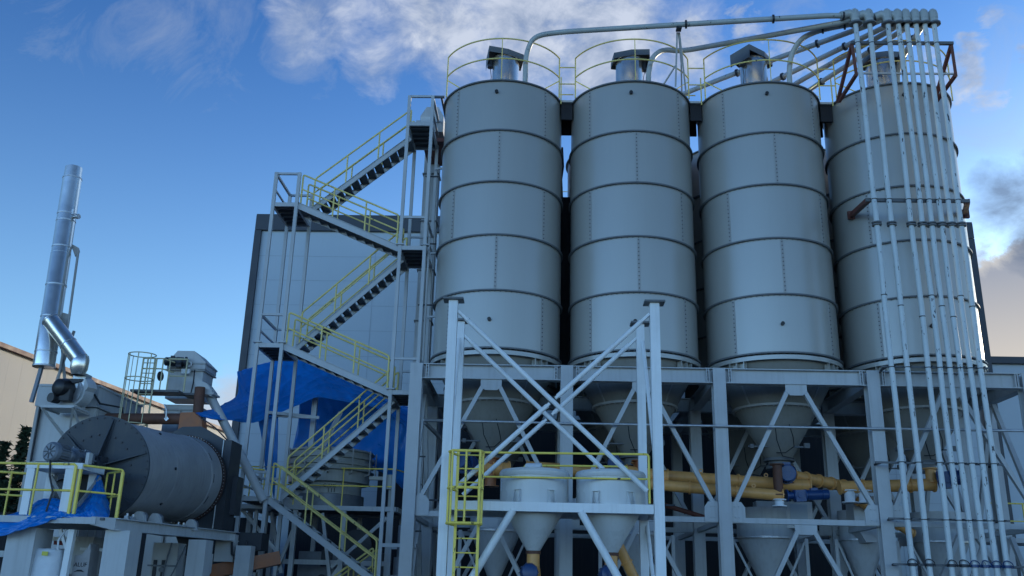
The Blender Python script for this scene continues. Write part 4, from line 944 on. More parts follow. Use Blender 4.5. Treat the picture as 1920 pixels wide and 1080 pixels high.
b = MB(); b.prism([(-6.6, 1.75, 4.02), (-5.9, 1.75, 4.02), (-5.95, 1.75, 4.30), (-6.5, 1.75, 4.36)], (0, 0.5, 0)); tag(b.build('covered_crate', 'box'), 'low pale crate on the platform below the round sieve', 'crate')
t = thing('tarp_prop_frame', (-5.9, 2, 4), 'pale timber like posts holding up the big blue tarp', 'frame')
b = MB(); b.bar((-5.92, 2.0, 4.0), (-5.92, 2.0, 7.47), 0.16); b.build('post', 'frame', t)
b = MB(); b.bar((-5.75, 2.3, 5.6), (-5.2, 2.6, 7.1), 0.13); b.build('prop', 'frame', t)
b = MB(); b.bar((-7.1, 1.2, 6.72), (-5.6, 1.4, 6.70), 0.09); b.build('rail', 'frame', t)
def tarp(name, cols, label, folds=0.05, seed=0, nu=46, nv=22, m='tarp'):
    def cr(p0, p1, p2, p3, u): return 0.5 * ((2 * p1) + (p2 - p0) * u + (2 * p0 - 5 * p1 + 4 * p2 - p3) * u * u + (3 * p1 - p0 - 3 * p2 + p3) * u ** 3)
    def ev(pts, f):
        n = len(pts) - 1; x = f * n; i = min(int(x), n - 1); u = x - i
        return cr(pts[max(i - 1, 0)], pts[i], pts[i + 1], pts[min(i + 2, n)], u)
    cols = [[V(p) for p in c_] for c_ in cols]; vs = []
    for a in range(nu + 1):
        fu = a / nu
        rowp = [ev([c_[k] for c_ in cols], fu) for k in range(len(cols[0]))]
        for b_ in range(nv + 1):
            fv = b_ / nv; p = ev(rowp, fv)
            w1 = noise.noise(V((fu * 9 + fv * 2.2 + seed, fv * 1.6, seed))); w2 = noise.noise(V((fu * 22 - fv * 5, fv * 3.5 + seed, 2.0)))
            w3 = 1 - abs(noise.noise(V((fu * 6 + fv * 4, fv * 2.5 - fu * 2, seed + 5)))) * 2
            w4 = 1 - abs(noise.noise(V((fu * 13 - fv * 6, fv * 3 + fu * 3, seed + 9)))) * 2
            h = folds * (1.1 * w1 + 0.15 * w2 + 0.9 * max(0, w3) ** 6 - 0.6 * max(0, w4) ** 5) * min(1.0, 0.25 + 4 * min(fu, 1 - fu) + 0.4)
            vs.append(p + V((0.2, -1, 0.35)) * h)
    k = nv + 1; fs = [(a * k + b_, a * k + b_ + 1, (a + 1) * k + b_ + 1, (a + 1) * k + b_) for a in range(nu) for b_ in range(nv)]
    b = MB(); b.add(vs, fs, True); o = b.build(name, m)
    sm = o.modifiers.new('thickness', 'SOLIDIFY'); sm.thickness = 0.012
    return tag(o, label, 'tarp')
tarp('blue_tarp', [
    [(-8.44, 1.60, 8.18), (-8.03, 0.60, 7.23), (-8.11, -1.00, 6.51), (-8.45, -1.90, 6.15)],
    [(-8.28, 2.20, 8.45), (-7.83, 1.00, 7.32), (-7.77, -0.40, 6.55), (-7.82, -1.20, 6.12)],
    [(-7.62, 2.80, 8.86), (-7.43, 1.90, 7.86), (-7.35, 1.00, 6.95), (-7.38, 0.50, 6.38)],
    [(-6.87, 3.00, 9.09), (-6.72, 2.40, 8.25), (-6.63, 1.80, 7.50), (-6.59, 1.30, 6.92)],
    [(-5.91, 3.00, 8.90), (-5.82, 2.50, 8.34), (-5.81, 2.00, 7.84), (-5.79, 1.50, 7.33)],
    [(-4.96, 3.00, 8.40), (-4.93, 2.60, 8.02), (-4.92, 2.10, 7.63), (-4.92, 1.70, 7.29)],
    [(-4.02, 3.00, 7.83), (-4.03, 2.70, 7.61), (-4.03, 2.40, 7.39), (-4.05, 2.20, 7.21)],
    [(-2.84, 3.00, 7.31), (-2.81, 2.90, 7.05), (-2.77, 2.70, 6.75), (-2.74, 2.60, 6.47)]], 'big blue tarp slung like a tent behind the stair tower', 0.075, 1, 80, 40)
tarp('blue_tarp', [
    [(-6.98, 3.60, 8.61), (-6.99, 4.20, 7.24), (-7.18, 4.40, 5.80)],
    [(-5.47, 3.50, 8.52), (-5.70, 4.30, 7.10), (-5.69, 4.40, 5.65)],
    [(-4.18, 3.20, 7.83), (-4.29, 3.80, 6.67), (-4.33, 4.00, 5.44)],
    [(-3.51, 3.10, 7.43), (-3.45, 3.20, 6.24), (-3.40, 3.40, 5.04)],
    [(-2.80, 3.00, 7.24), (-2.74, 3.00, 6.04), (-2.63, 3.10, 4.01)]], 'darker blue tarp curtain hanging behind the round sieve', 0.11, 4)
tarp('blue_tarp', [
    [(-7.44, 1.10, 6.57), (-7.29, 1.30, 5.87), (-7.16, 1.50, 5.07)],
    [(-7.20, 1.20, 6.62), (-7.08, 1.40, 5.72), (-7.02, 1.60, 4.76)],
    [(-6.88, 1.30, 6.78), (-6.82, 1.50, 5.41), (-6.85, 1.70, 4.20)]], 'narrow blue tarp strip hanging down between the left stair posts', 0.04, 7, 12, 16)
t = thing('left_landing', (-7.3, 0.9, 0), 'small landing with a yellow rail left of the stair foot', 'platform')
b = MB(); b.box((-7.35, 1.0, 3.86), (1.0, 1.0, 0.12)); b.build('deck', 'frame', t)
b = MB(); b.tube(rounded([(-7.8, 0.5, 3.9), (-7.8, 0.5, 5.0), (-7.0, 0.9, 4.98)], 0.08), 0.024, 8); b.tube([(-7.8, 0.5, 4.42), (-7.0, 0.9, 4.42)], 0.02, 8); b.tube([(-7.1, 1.3, 3.9), (-7.1, 1.3, 5.0)], 0.02, 8); b.build('railing', 'yellow', t)
b = MB(); b.bar((-6.95, 1.3, 0), (-6.95, 1.3, 3.8), 0.14); b.bar((-7.6, 1.0, 3.8), (-6.4, 1.0, 2.6), 0.1); b.build('leg', 'frame', t)

# ------------------------------------------------------------------ rotary drum on its platform
AX0 = V((-8.15, -7.5, 3.95)); AX1 = V((-7.99, -3.10, 4.23)); ad = (AX1 - AX0).normalized(); ax_, ay_ = perp(ad)
AL = (AX1 - AX0).length
def ring_pt(dist, r, a): return AX0 + ad * dist + (ax_ * math.cos(a) + ay_ * math.sin(a)) * r
t = thing('rotary_drum', (-7.8, -5.8, 2.8), 'large grey rotary drum with a dark ribbed end plate on the left platform', 'rotary drum')
b = MB(); b.lathe(AX0, ad, [(1.07, 0.02), (1.07, AL * 0.36), (1.075, AL * 0.362), (1.075, AL * 0.37), (1.07, AL * 0.372), (1.07, AL + 0.1)], 96, True); b.build('shell', 'drum', t)
b = MB(); b.lathe(AX0, ad, [(1.13, -0.03), (1.13, 0.02), (1.07, 0.02)], 96, False); b.lathe(AX0, ad, [(0.001, -0.03), (1.13, -0.03)], 96, False); ep = b.build('end_plate', 'disc', t)
b = MB()
for k in range(6):
    a = R(18 + 60 * k); p = ring_pt(-0.03, 0.12, a); q = ring_pt(-0.03, 1.08, a); tn = (q - p).normalized().cross(ad)
    b.prism([p - tn * 0.012, q - tn * 0.012, q - tn * 0.012 - ad * 0.03, p - tn * 0.012 - ad * 0.22], tn * 0.024)
    b.bar(p - ad * 0.0, q - ad * 0.0, 0.10, 0.02, tn)
b.build('stiffener_rib', 'disc', ep)
b = MB()
for k in range(40): p = ring_pt(-0.03, 1.08, 2 * PI * k / 40); b.cyl(p, p - ad * 0.02, 0.018, n=6)
for k in range(24): p = ring_pt(-0.03, 0.72, 2 * PI * k / 24 + 0.1); b.cyl(p, p - ad * 0.022, 0.024, n=6)
b.build_each('plate_bolt', 'bolt', ep)
b = MB(); b.cyl(AX0 - ad * 0.35, AX0, 0.22, n=28); b.cyl(AX0 - ad * 0.75, AX0 - ad * 0.3, 0.12, n=20); b.build('hub', 'dark', t)
b = MB(); b.lathe(AX0, ad, [(1.07, AL * 0.84), (1.085, AL * 0.845), (1.10, AL * 0.88), (1.10, AL * 0.985), (1.07, AL * 0.99)], 96, True); b.build('riding_band', 'drum', t)
b = MB(); b.lathe(AX0, ad, [(1.0, AL + 0.02), (1.14, AL + 0.02), (1.14, AL + 0.10), (1.0, AL + 0.1)], 96, False); b.build('girth_ring', 'rustdark', t)
b = MB()
for k in range(84): p = ring_pt(AL + 0.02, 1.12, 2 * PI * k / 84); b.cyl(p, p - ad * 0.012, 0.010, n=5)
b.build('ring_bolts', 'galv', t)
b = MB()
for a in range(0, 360, 30):
    for k in range(7):
        a2 = R(a + (k - 3) * 1.6); p = ring_pt(AL * 0.87, 1.085, a2)
        b.bar(p - ad * 0.05, p + ad * 0.06, 0.03, 0.02, ax_ * -math.sin(a2) + ay_ * math.cos(a2))
b.build_each('wear_lugs', 'dark', t)
b = MB()
for k in (55, 110, 5, -40, 160, 235): p = ring_pt(AL * 0.33, 1.075, R(k)); b.cyl(p - ad * 0.0, p + (p - (AX0 + ad * AL * .33)).normalized() * 0.03, 0.035, n=8)
b.build('shell_plugs', 'dark', t)
t = thing('drum_roller_supports', (-7.6, -5.5, 2.9), 'pale roller bearing blocks under the rotary drum', 'bearing blocks')
for y, xs in ((-7.1, (-8.6, -7.3)), (-4.9, (-8.2, -6.95)), (-6.6, (-7.15,))):
    for x in xs:
        b = MB(); b.prism([(x - 0.16, y, 2.84), (x + 0.16, y, 2.84), (x + 0.11, y, 3.02), (x + 0.05, y, 3.09), (x - 0.05, y, 3.09), (x - 0.11, y, 3.02)], (0, 0.12, 0)); b.build('bearing_block', 'box', t)
        b = MB(); b.cyl((x - 0.05, y + 0.15, 2.98), (x - 0.05, y + 0.35, 2.98), 0.13, n=20); b.build('roller', 'mgrey', t)
for x, y in ((-7.25, -6.2), (-7.05, -5.4), (-7.0, -5.2), (-7.2, -7.6), (-7.22, -7.85)):
    b = MB(); b.box((x, y, 2.88), (0.08, 0.1, 0.12)); b.cyl((x, y, 2.93), (x, y, 2.99), 0.03, n=8); b.build('foot_block', 'galv', t)
t = thing('drum_drive', (-8.5, -8.3, 3.9), 'grey electric motor and gearbox driving the rotary drum', 'motor')
md = V((0.30, 0.95, -0.06)).normalized(); mp = V((-8.57, -8.86, 4.11))
b = MB(); b.lathe(mp, md, [(0.001, 0.0), (0.16, 0.0), (0.20, 0.03), (0.21, 0.12), (0.19, 0.14), (0.18, 0.40), (0.20, 0.43), (0.001, 0.44)], 28, True)
mxp, myp = perp(md)
for k in range(22):
    a = 2 * PI * k / 22; o_ = (mxp * math.cos(a) + myp * math.sin(a)); b.bar(mp + o_ * 0.185 + md * 0.15, mp + o_ * 0.185 + md * 0.39, 0.012, 0.05, mxp * -math.sin(a) + myp * math.cos(a))
b.build('motor_body', 'mgrey', t)
b = MB()
for k in range(8):
    a = 2 * PI * k / 8; o_ = (mxp * math.cos(a) + myp * math.sin(a)); b.bar(mp - md * 0.004 + o_ * 0.03, mp - md * 0.004 + o_ * 0.15, 0.02, 0.008, mxp * -math.sin(a) + myp * math.cos(a))
b.build('fan_grille', 'dark', t)
b = MB(); g0 = mp + md * 0.44; b.lathe(g0, md, [(0.10, 0), (0.12, 0.16), (0.20, 0.18), (0.20, 0.26), (0.17, 0.28), (0.19, 0.40), (0.19, 0.52), (0.21, 0.54), (0.21, 0.60), (0.13, 0.62), (0.13, 0.8)], 24, True)
for k in range(8):
    a = 2 * PI * k / 8; o_ = (mxp * math.cos(a) + myp * math.sin(a)) * 0.21; b.cyl(g0 + o_ + md * 0.16, g0 + o_ + md * 0.30, 0.02, n=6); b.cyl(g0 + o_ + md * 0.5, g0 + o_ + md * 0.64, 0.02, n=6)
b.build('gearbox', 'mgrey', t)
b = MB(); b.box(g0 + md * 1.0 + V((0, 0, -0.02)), (0.42, 0.4, 0.34), ax=[md, md.cross(V((0, 0, 1))), V((0, 0, 1))]); b.build('coupling_guard', 'dark', t)
b = MB(); b.box((-8.03, -8.25, 4.04), (0.07, 0.16, 0.26)); b.build('guard_bracket', 'tank', t)
b = MB(); b.tube([mp + V((0.05, -0.0, -0.18)), mp + V((0.12, -0.05, -0.5)), mp + V((0.25, -0.08, -0.8)), mp + V((0.2, -0.1, -1.2))], 0.02, 8); b.build('supply_cable', 'cable', t)
t = thing('drive_stand', (-8.45, -8.3, 2.85), 'white table like stand under the drum motor', 'stand')
b = MB(); b.box((-8.42, -8.35, 3.83), (1.15, 1.0, 0.12)); b.build('top_plate', 'white', t)
for x, y, w_ in ((-8.9, -8.75, 0.16), (-8.08, -8.75, 0.22), (-8.9, -7.95, 0.16), (-8.0, -7.95, 0.16)):
    b = MB(); b.box((x, y, 3.31), (w_, 0.16, 0.92)); b.build('leg', 'white', t)
b = MB(); b.bar((-8.85, -8.1, 3.7), (-8.3, -8.05, 2.9), 0.07); b.bar((-8.0, -8.6, 2.95), (-7.85, -8.0, 3.7), 0.06); b.build_each('diagonal', 'seam', t)
b = MB(); b.box((-8.42, -8.6, 3.90), (0.9, 0.35, 0.03)); b.box((-8.0, -8.3, 3.90), (0.3, 0.3, 0.03)); b.build_each('motor_base', 'dark', t)
# hood and black housing behind the drum
t = thing('drum_inlet_hood', (-7.6, -3.3, 2.8), 'dark tapered hood housing at the far end of the drum', 'hood')
def shell_prism(b, pts, y0, y1): b.prism([(x, y0, z) for x, z in pts], (0, y1 - y0, 0))
b = MB(); shell_prism(b, [(-8.82, 3.0), (-7.08, 3.0), (-7.06, 5.30), (-7.75, 5.66), (-8.26, 5.64), (-8.82, 5.28)], -2.85, -2.3); b.build('hood_body', 'disc', t)
b = MB(); b.box((-6.96, -2.45, 4.15), (0.22, 0.9, 2.3)); b.build('side_box', 'dark', t)
b = MB(); b.bar((-7.08, -2.92, 3.0), (-7.06, -2.92, 5.3), 0.02, 0.02); b.build('edge_strip', 'tank', t)
b = MB(); b.prism([(-7.9, -3.4, 2.9), (-7.0, -3.4, 2.9), (-7.2, -3.4, 2.3), (-7.6, -3.4, 2.3)], (0, 0.6, 0)); b.build('bottom_chute', 'dark', t)
b = MB(); b.box((-6.80, -2.2, 3.9), (0.16, 0.5, 1.0)); b.tube([(-7.9, -2.5, 5.95), (-7.5, -2.5, 5.7), (-7.05, -2.5, 5.3)], 0.02, 6); b.build_each('access_door', 'dark', t)
t = thing('hot_gas_duct', (-9, -2, 5.9), 'horizontal rust brown duct ending in an orange elbow above the hood', 'duct')
b = MB(); b.tube([(-10.8, -1.9, 5.98), (-8.5, -2.0, 6.0)], 0.155, 20); b.build('duct', 'rust', t)
b = MB(); b.prism([(-8.62, -2.2, 6.14), (-8.25, -2.2, 6.16), (-8.0, -2.2, 5.95), (-7.92, -2.2, 5.6), (-8.62, -2.2, 5.6)], (0, 0.4, 0)); b.build('elbow', 'orange', t)
b = MB(); b.tube([(-9.0, -2.2, 5.95), (-9.0, -2.25, 6.2), (-9.08, -2.25, 6.35)], 0.025, 6); b.add([(-8.98, -2.22, 5.89), (-8.91, -2.22, 5.96), (-8.98, -2.22, 6.03), (-9.05, -2.22, 5.96)], [(0, 1, 2, 3)]); b.build('damper_handle', 'galv', t)
tag(MB().tube([(-8.42, -1.5, 7.0), (-8.35, -1.5, 5.4)], 0.145, 20).build('drop_pipe', 'rust'), 'short upright rust brown pipe dropping from the elevator chute', 'pipe')
# platform
t = thing('drum_platform', (-8, -6, 0), 'pale steel platform on thick square columns carrying the drum', 'platform')
b = MB(); b.box((-9.4, -7.0, 2.80), (4.3, 3.7, 0.05)); b.box((-7.8, -3.6, 2.84), (1.7, 3.0, 0.05)); b.build_each('deck', 'deck', t)
b = MB(); b.bar((-11.6, -8.9, 2.76), (-7.36, -8.9, 2.76), 0.10, 0.13, (0, 1, 0)); b.build('front_beam', 'concrete', t)
b = MB(); b.prism([(-7.42, -8.95, 2.84), (-7.10, -8.62, 2.84), (-7.10, -8.62, 2.60), (-7.42, -8.95, 2.68)], (-0.06, 0.06, 0)); b.ibeam((-7.13, -8.6, 2.72), (-6.75, -1.6, 2.86), 0.22, 0.24, (1, 0, 0), 0.02); b.build('side_beam', 'concrete', t)
for x, y, w_, d_ in ((-8.87, -8.45, 0.56, 0.7), (-7.08, -8.2, 0.50, 0.6), (-6.60, -5.0, 0.42, 0.5), (-10.9, -8.4, 0.5, 0.6), (-9.2, -5.2, 0.45, 0.5), (-6.35, -2.3, 0.4, 0.4)):
    b = MB(); b.ibeam((x, y, 0), (x, y, 2.62), w_, d_, (1, 0, 0), 0.03) if False else b.box((x, y, 1.31), (w_, d_, 2.60)); b.build('column', 'concrete', t)
b = MB(); b.box((-9.6, -8.5, 2.1), (1.0, 0.12, 0.12)); b.box((-8.0, -7.4, 1.72), (1.3, 0.1, 0.08)); b.build_each('tie_beam', 'concrete', t)
t = thing('platform_railing', (-9, -8.8, 2.8), 'yellow railing along the front of the drum platform', 'railing')
b = MB(); b.tube([(-11.6, -8.85, 3.85), (-8.02, -8.85, 3.86), (-7.97, -8.85, 3.82), (-7.97, -8.85, 2.84)], 0.026, 8); b.build('top_rail', 'yellow', t)
b = MB(); b.tube([(-11.6, -8.85, 3.33), (-7.97, -8.85, 3.34)], 0.022, 8); b.build('mid_rail', 'yellow', t)
b = MB()
for x in (-11.2, -8.75): b.tube([(x, -8.85, 2.84), (x, -8.85, 3.85)], 0.022, 8)
b.build('post', 'yellow', t)
b = MB(); b.bar((-7.97, -8.85, 2.8), (-7.97, -8.85, 3.82), 0.06, 0.05); b.bar((-7.88, -8.82, 2.8), (-7.88, -8.82, 3.8), 0.06, 0.05); b.build('corner_post', 'yellow', t)
b = MB(); b.tube(rounded([(-7.88, -8.82, 2.84), (-7.88, -8.82, 3.85), (-7.22, -8.35, 3.82), (-7.22, -8.35, 2.82)], 0.06), 0.026, 8); b.tube([(-7.88, -8.82, 3.34), (-7.22, -8.35, 3.32)], 0.022, 8); b.bar((-7.22, -8.35, 2.8), (-7.22, -8.35, 3.78), 0.055); b.build('angled_rail', 'yellow', t)
b = MB(); b.tube(rounded([(-7.25, -8.3, 3.80), (-7.75, -7.9, 3.80), (-7.75, -7.9, 2.84)], 0.05), 0.022, 8); b.tube([(-7.25, -8.3, 3.3), (-7.75, -7.9, 3.3)], 0.02, 8); b.tube([(-7.5, -8.1, 2.84), (-7.5, -8.1, 3.8)], 0.02, 8); b.build('inner_rail', 'yellow', t)
t = thing('platform_railing', (-9.6, -8, 2.8), 'second yellow railing farther back at the left picture edge', 'railing')
b = MB(); b.tube(rounded([(-11.4, -8.0, 3.84), (-9.25, -8.0, 3.74), (-9.25, -8.0, 2.84)], 0.06), 0.026, 8); b.tube([(-11.4, -8.0, 3.36), (-9.25, -8.0, 3.28)], 0.022, 8)
for x in (-10.4, -9.75): b.tube([(x, -8.0, 2.84), (x, -8.0, 3.8)], 0.022, 8)
b.build('rails', 'yellow', t)
tarp('blue_tarp', [
    [(-9.87, -8.50, 2.82), (-9.57, -8.95, 2.62), (-9.44, -9.10, 2.38)],
    [(-9.22, -8.50, 2.90), (-8.89, -8.95, 2.71), (-8.86, -9.12, 2.49)],
    [(-8.86, -8.40, 3.15), (-8.48, -8.85, 2.93), (-8.45, -9.05, 2.64)],
    [(-8.52, -8.30, 3.23), (-8.22, -8.75, 3.01), (-8.08, -8.95, 2.78)],
    [(-8.17, -8.30, 3.11), (-7.93, -8.70, 2.95), (-7.75, -8.92, 2.80)],
    [(-8.05, -8.10, 3.30), (-7.77, -8.60, 3.03), (-7.61, -8.85, 2.78)],
    [(-7.91, -8.00, 3.73), (-7.65, -8.50, 3.22), (-7.44, -8.80, 2.76)],
    [(-7.85, -7.90, 3.66), (-7.56, -8.20, 3.22), (-7.34, -8.55, 2.83)],
    [(-7.84, -7.80, 3.50), (-7.55, -8.00, 3.13), (-7.39, -8.30, 2.89)]], 'crumpled blue tarp heaped on the drum platform and tied to its railing', 0.07, 11, 90, 34)
# ------------------------------------------------------------------ filter box, fan, chimney
t = thing('filter_house', (-11.8, -1.5, 0), 'tall pale filter house behind the drum', 'filter')
b = MB(); b.box((-11.78, -0.95, 3.1), (1.64, 2.7, 6.2)); b.build('housing', 'box', t)
b = MB(); b.box((-11.78, -0.95, 6.50), (1.74, 2.9, 0.56)); b.box((-11.78, -0.95, 6.80), (1.80, 2.96, 0.06)); b.build('top_section', 'box', t)
b = MB()
for k in range(6): b.box((-10.94, -2.2 + k * 0.5, 3.1), (0.05, 0.05, 6.1))
b.box((-10.94, -0.95, 5.6), (0.05, 2.6, 0.06)); b.box((-12.57, -2.32, 3.2), (0.12, 0.06, 6.2)); b.build('stiffeners', 'seam', t)
b = MB(); b.tube([(-12.5, -2.38, 6.2), (-12.35, -2.4, 6.15), (-12.1, -2.4, 6.17)], 0.03, 8); b.tube([(-12.45, -2.38, 0.5), (-12.5, -2.38, 6.2)], 0.03, 8); b.tube([(-10.98, -2.5, 6.55), (-10.8, -2.45, 6.3), (-10.4, -1.9, 6.3), (-10.35, -1.8, 5.4)], 0.03, 8); b.build_each('conduit', 'cable', t)
t = thing('exhaust_fan', (-11.4, -3, 6.1), 'exhaust fan with a black covered motor on a bracket shelf', 'fan')
fd = V((-0.35, -0.93, 0)).normalized(); fcn = V((-11.22, -2.85, 6.52)); fx = fd.cross(V((0, 0, 1))).normalized()
b = MB(); pts = []
for k in range(28):
    a = 2 * PI * k / 28; r = 0.36 + 0.10 * (k / 28); pts.append(fcn + fx * (r * math.cos(a)) * -1 + V((0, 0, r * math.sin(a) * -1)))
b.prism([p - fd * 0.16 for p in pts], fd * 0.32); b.build('scroll_casing', 'box', t)
b = MB(); b.cyl(fcn + fd * 0.16, fcn + fd * 0.22, 0.30, n=28); b.build('casing_cover', 'galv', t)
b = MB(); b.prism([(-11.32, -3.1, 6.6), (-11.02, -3.1, 6.6), (-10.99, -3.1, 7.0), (-11.35, -3.1, 7.0)], (0, 0.34, 0)); b.build('outlet_neck', 'galv', t)
b = MB(); c0 = fcn + V((-0.28, -0.30, 0.05)); b.lathe(c0, fd, [(0.001, -0.2), (0.24, -0.18), (0.26, 0.05), (0.22, 0.22), (0.14, 0.27), (0.001, 0.28)], 20, True); b.lathe(c0 + V((-0.16, -0.1, -0.30)), fd, [(0.001, -0.1), (0.13, -0.1), (0.13, 0.15), (0.001, 0.15)], 16, True); b.prism([c0 + V((0.05, -0.05, 0.1)), c0 + V((0.42, 0, 0.2)), c0 + V((0.45, 0, 0.27)), c0 + V((0.0, -0.05, 0.26))], (0, 0.2, 0)); b.box(c0 + V((0.1, 0, -0.2)), (0.28, 0.3, 0.3)); b.build('covered_motor', 'hatch', t)
b = MB(); b.box((-11.5, -2.95, 6.04), (0.95, 0.9, 0.05)); b.box((-11.42, -2.75, 6.18), (0.5, 0.5, 0.26)); b.build('shelf', 'box', t)
b = MB()
for x in (-11.92, -11.08): b.bar((x, -3.35, 6.0), (x + (0.28 if x < -11.5 else 0), -2.42, 5.35), 0.05); b.bar((x, -3.35, 6.0), (x, -2.42, 6.0), 0.05)
b.bar((-11.92, -3.35, 6.0), (-11.55, -2.45, 5.3), 0.05); b.bar((-11.08, -3.35, 6.0), (-11.5, -2.45, 5.3), 0.05); b.bar((-11.92, -3.38, 6.02), (-11.08, -3.38, 6.02), 0.05); b.bar((-11.6, -2.46, 5.3), (-11.68, -2.46, 3.5), 0.05); b.build_each('shelf_brace', 'box', t)
t = thing('exhaust_chimney', (-12.3, -3, 7), 'tall polished steel chimney leaning above the filter house', 'chimney')
c0, c1 = V((-12.26, -3, 7.18)), V((-12.45, -3, 13.18)); cd = (c1 - c0).normalized(); CL = (c1 - c0).length
b = MB(); b.lathe(c0, cd, [(0.285, 0), (0.285, 1.3), (0.272, 1.34), (0.270, 3.3), (0.262, 3.34), (0.26, CL - 0.35), (0.245, CL - 0.33), (0.238, CL)], 40, True, (True, False)); b.lathe(c0, cd, [(0.23, CL - 0.02), (0.22, CL - 0.4), (0.001, CL - 0.41)], 40); b.build('flue', 'steel', t)
b = MB()
for z in (0.02, 0.42, 1.42, 2.35, 3.30, 3.50, 4.30, 4.52, 5.65): 
    r = 0.293 if z < 1.3 else 0.28 if z < 3.3 else 0.268
    b.lathe(c0, cd, [(r - 0.02, z - 0.025), (r, z - 0.02), (r, z + 0.02), (r - 0.02, z + 0.025)], 40, True)
b.build('joint_band', 'galv', t)
b = MB(); b.cyl(c0 + cd * 4.42, c0 + cd * 4.42 + V((0.42, -0.12, 0)), 0.055, n=14); b.cyl(c0 + cd * 4.42 + V((0.36, -0.1, 0)), c0 + cd * 4.42 + V((0.42, -0.12, 0)), 0.075, n=14)
b.box(c0 + cd * 4.55 + V((0.22, -0.12, 0)), (0.08, 0.08, 0.16)); b.build('sampling_port', 'galv', t)
b = MB(); b.tube([(-11.93, -2.9, 10.62), (-11.85, -2.9, 8.5), (-11.85, -2.9, 6.6)], 0.035, 8); b.prism([(-12.2, -2.9, 10.85), (-11.95, -2.9, 10.72), (-11.9, -2.9, 10.6), (-12.0, -2.9, 10.45)], (0, 0.05, 0)); b.prism([(-12.15, -2.9, 8.8), (-11.85, -2.9, 8.72), (-11.9, -2.9, 8.2)], (0, 0.05, 0)); b.bar((-11.75, -2.7, 8.3), (-12.0, -2.7, 6.8), 0.06); b.bar((-12.05, -2.7, 8.0), (-11.75, -2.7, 6.8), 0.06); b.build_each('side_support', 'seam', t)
b = MB(); b.bar((-12.32, -3.0, 7.2), (-12.42, -3.0, 6.2), 0.09); b.build('bottom_post', 'mgrey', t)
b = MB(); b.tube([(-12.2, -3.25, 8.48), (-11.19, -3.2, 7.36)], 0.225, 28); b.build('slanted_duct', 'steel', t)
b = MB(); dd = (V((-11.19, -3.2, 7.36)) - V((-12.2, -3.25, 8.48))).normalized()
for f in (0.02, 0.62): q = V((-12.2, -3.25, 8.48)) + dd * f * 1.5; b.cyl(q - dd * 0.015, q + dd * 0.015, 0.235, n=28)
b.build_each('duct_band', 'galv', t)
b = MB(); b.lathe((-11.17, -3.2, 7.05), (0, 0, 1), [(0.16, -0.12), (0.225, 0.04), (0.235, 0.30), (0.20, 0.42), (0.001, 0.48)], 28, True); b.build('duct_elbow', 'steel', t)
# ------------------------------------------------------------------ left bucket elevator
t = thing('bucket_elevator', (-9.1, -0.8, 0), 'grey bucket elevator with a peaked head above the drum', 'elevator')
b = MB(); b.box((-9.13, -0.5, 3.3), (0.98, 0.8, 6.6)); b.build('leg_casing', 'box', t)
b = MB(); b.box((-9.12, -0.5, 7.25), (1.04, 0.86, 0.95)); b.build('head_casing', 'box', t)
b = MB(); b.prism([(-9.68, -1.0, 7.66), (-8.54, -1.0, 7.66), (-8.54, -1.0, 7.86), (-8.92, -1.0, 8.2), (-9.42, -1.0, 8.2), (-9.68, -1.0, 7.86)], (0, 1.0, 0)); b.build('head_cap', 'box', t)
b = MB(); b.box((-9.12, -0.5, 7.82), (1.2, 1.06, 0.04)); b.box((-9.12, -0.5, 7.62), (1.18, 1.04, 0.04)); b.box((-9.13, -0.5, 6.45), (1.06, 0.88, 0.05)); b.box((-9.13, -0.95, 3.3), (0.05, 0.05, 6.3)); b.build('casing_ribs', 'seam', t)
b = MB(); gear_motor(b, (-9.05, -1.15, 7.82), (-1, -0.1, 0), 0.62, 0.13); b.build('head_motor', 'dark', t)
b = MB(); b.lathe((-9.0, -1.08, 7.78), (0, 1, 0), [(0.05, -0.02), (0.09, -0.02), (0.09, 0.02), (0.05, 0.02)], 16, False); b.box((-9.05, -1.1, 7.55), (0.25, 0.1, 0.14)); b.build('bearing', 'tank', t)
b = MB(); b.box((-9.60, -1.52, 6.82), (1.4, 0.62, 0.06)); b.box((-8.75, -1.2, 6.82), (0.4, 0.5, 0.06)); b.build('service_platform', 'deck', t)
b = MB()
for z in (7.45, 7.75):
    b.tube([(-10.0, -1.85, z), (-9.45, -1.85, z), (-9.3, -1.4, z)], 0.02, 6)
for x in (-9.9, -9.7, -9.45): b.tube([(x, -1.85, 6.85), (x, -1.85, 7.75)], 0.02, 6)
b.tube([(-9.35, -1.6, 6.85), (-9.35, -1.6, 7.75)], 0.02, 6); b.tube([(-8.85, -1.6, 6.85), (-8.85, -1.6, 7.8), (-9.4, -1.6, 7.8)], 0.03, 6); b.tube([(-9.35, -1.6, 7.3), (-8.85, -1.6, 7.3)], 0.02, 6); b.build('platform_rail', 'yellow3', t)
b = MB(); b.tube([(-8.8, -1.1, 7.6), (-8.75, -1.2, 7.2), (-8.8, -1.15, 6.9)], 0.02, 6); b.lathe((-9.6, -1.55, 7.3), (1, -0.2, 0), [(0.001, -.02), (0.14, -0.02), (0.14, 0.02), (0.001, 0.02)], 16); b.build('cable_coil', 'cable', t)
b = MB(); b.prism([(-8.66, -1.35, 7.30), (-8.3, -1.35, 7.16), (-8.12, -1.35, 6.95), (-8.12, -1.35, 6.78), (-8.60, -1.35, 6.95)], (0, 0.5, 0)); b.box((-8.25, -1.1, 6.86), (0.4, 0.56, 0.05)); b.build('discharge_chute', 'box', t)
b = MB(); b.tube([(-8.28, -1.0, 6.85), (-7.05, -0.9, 4.92), (-6.4, -0.9, 3.9)], 0.125, 18); b.build('slanted_spout', 'box', t)
t = thing('caged_ladder', (-9.9, -1.7, 0), 'pale yellow caged ladder climbing to the left elevator platform', 'ladder')
b = MB()
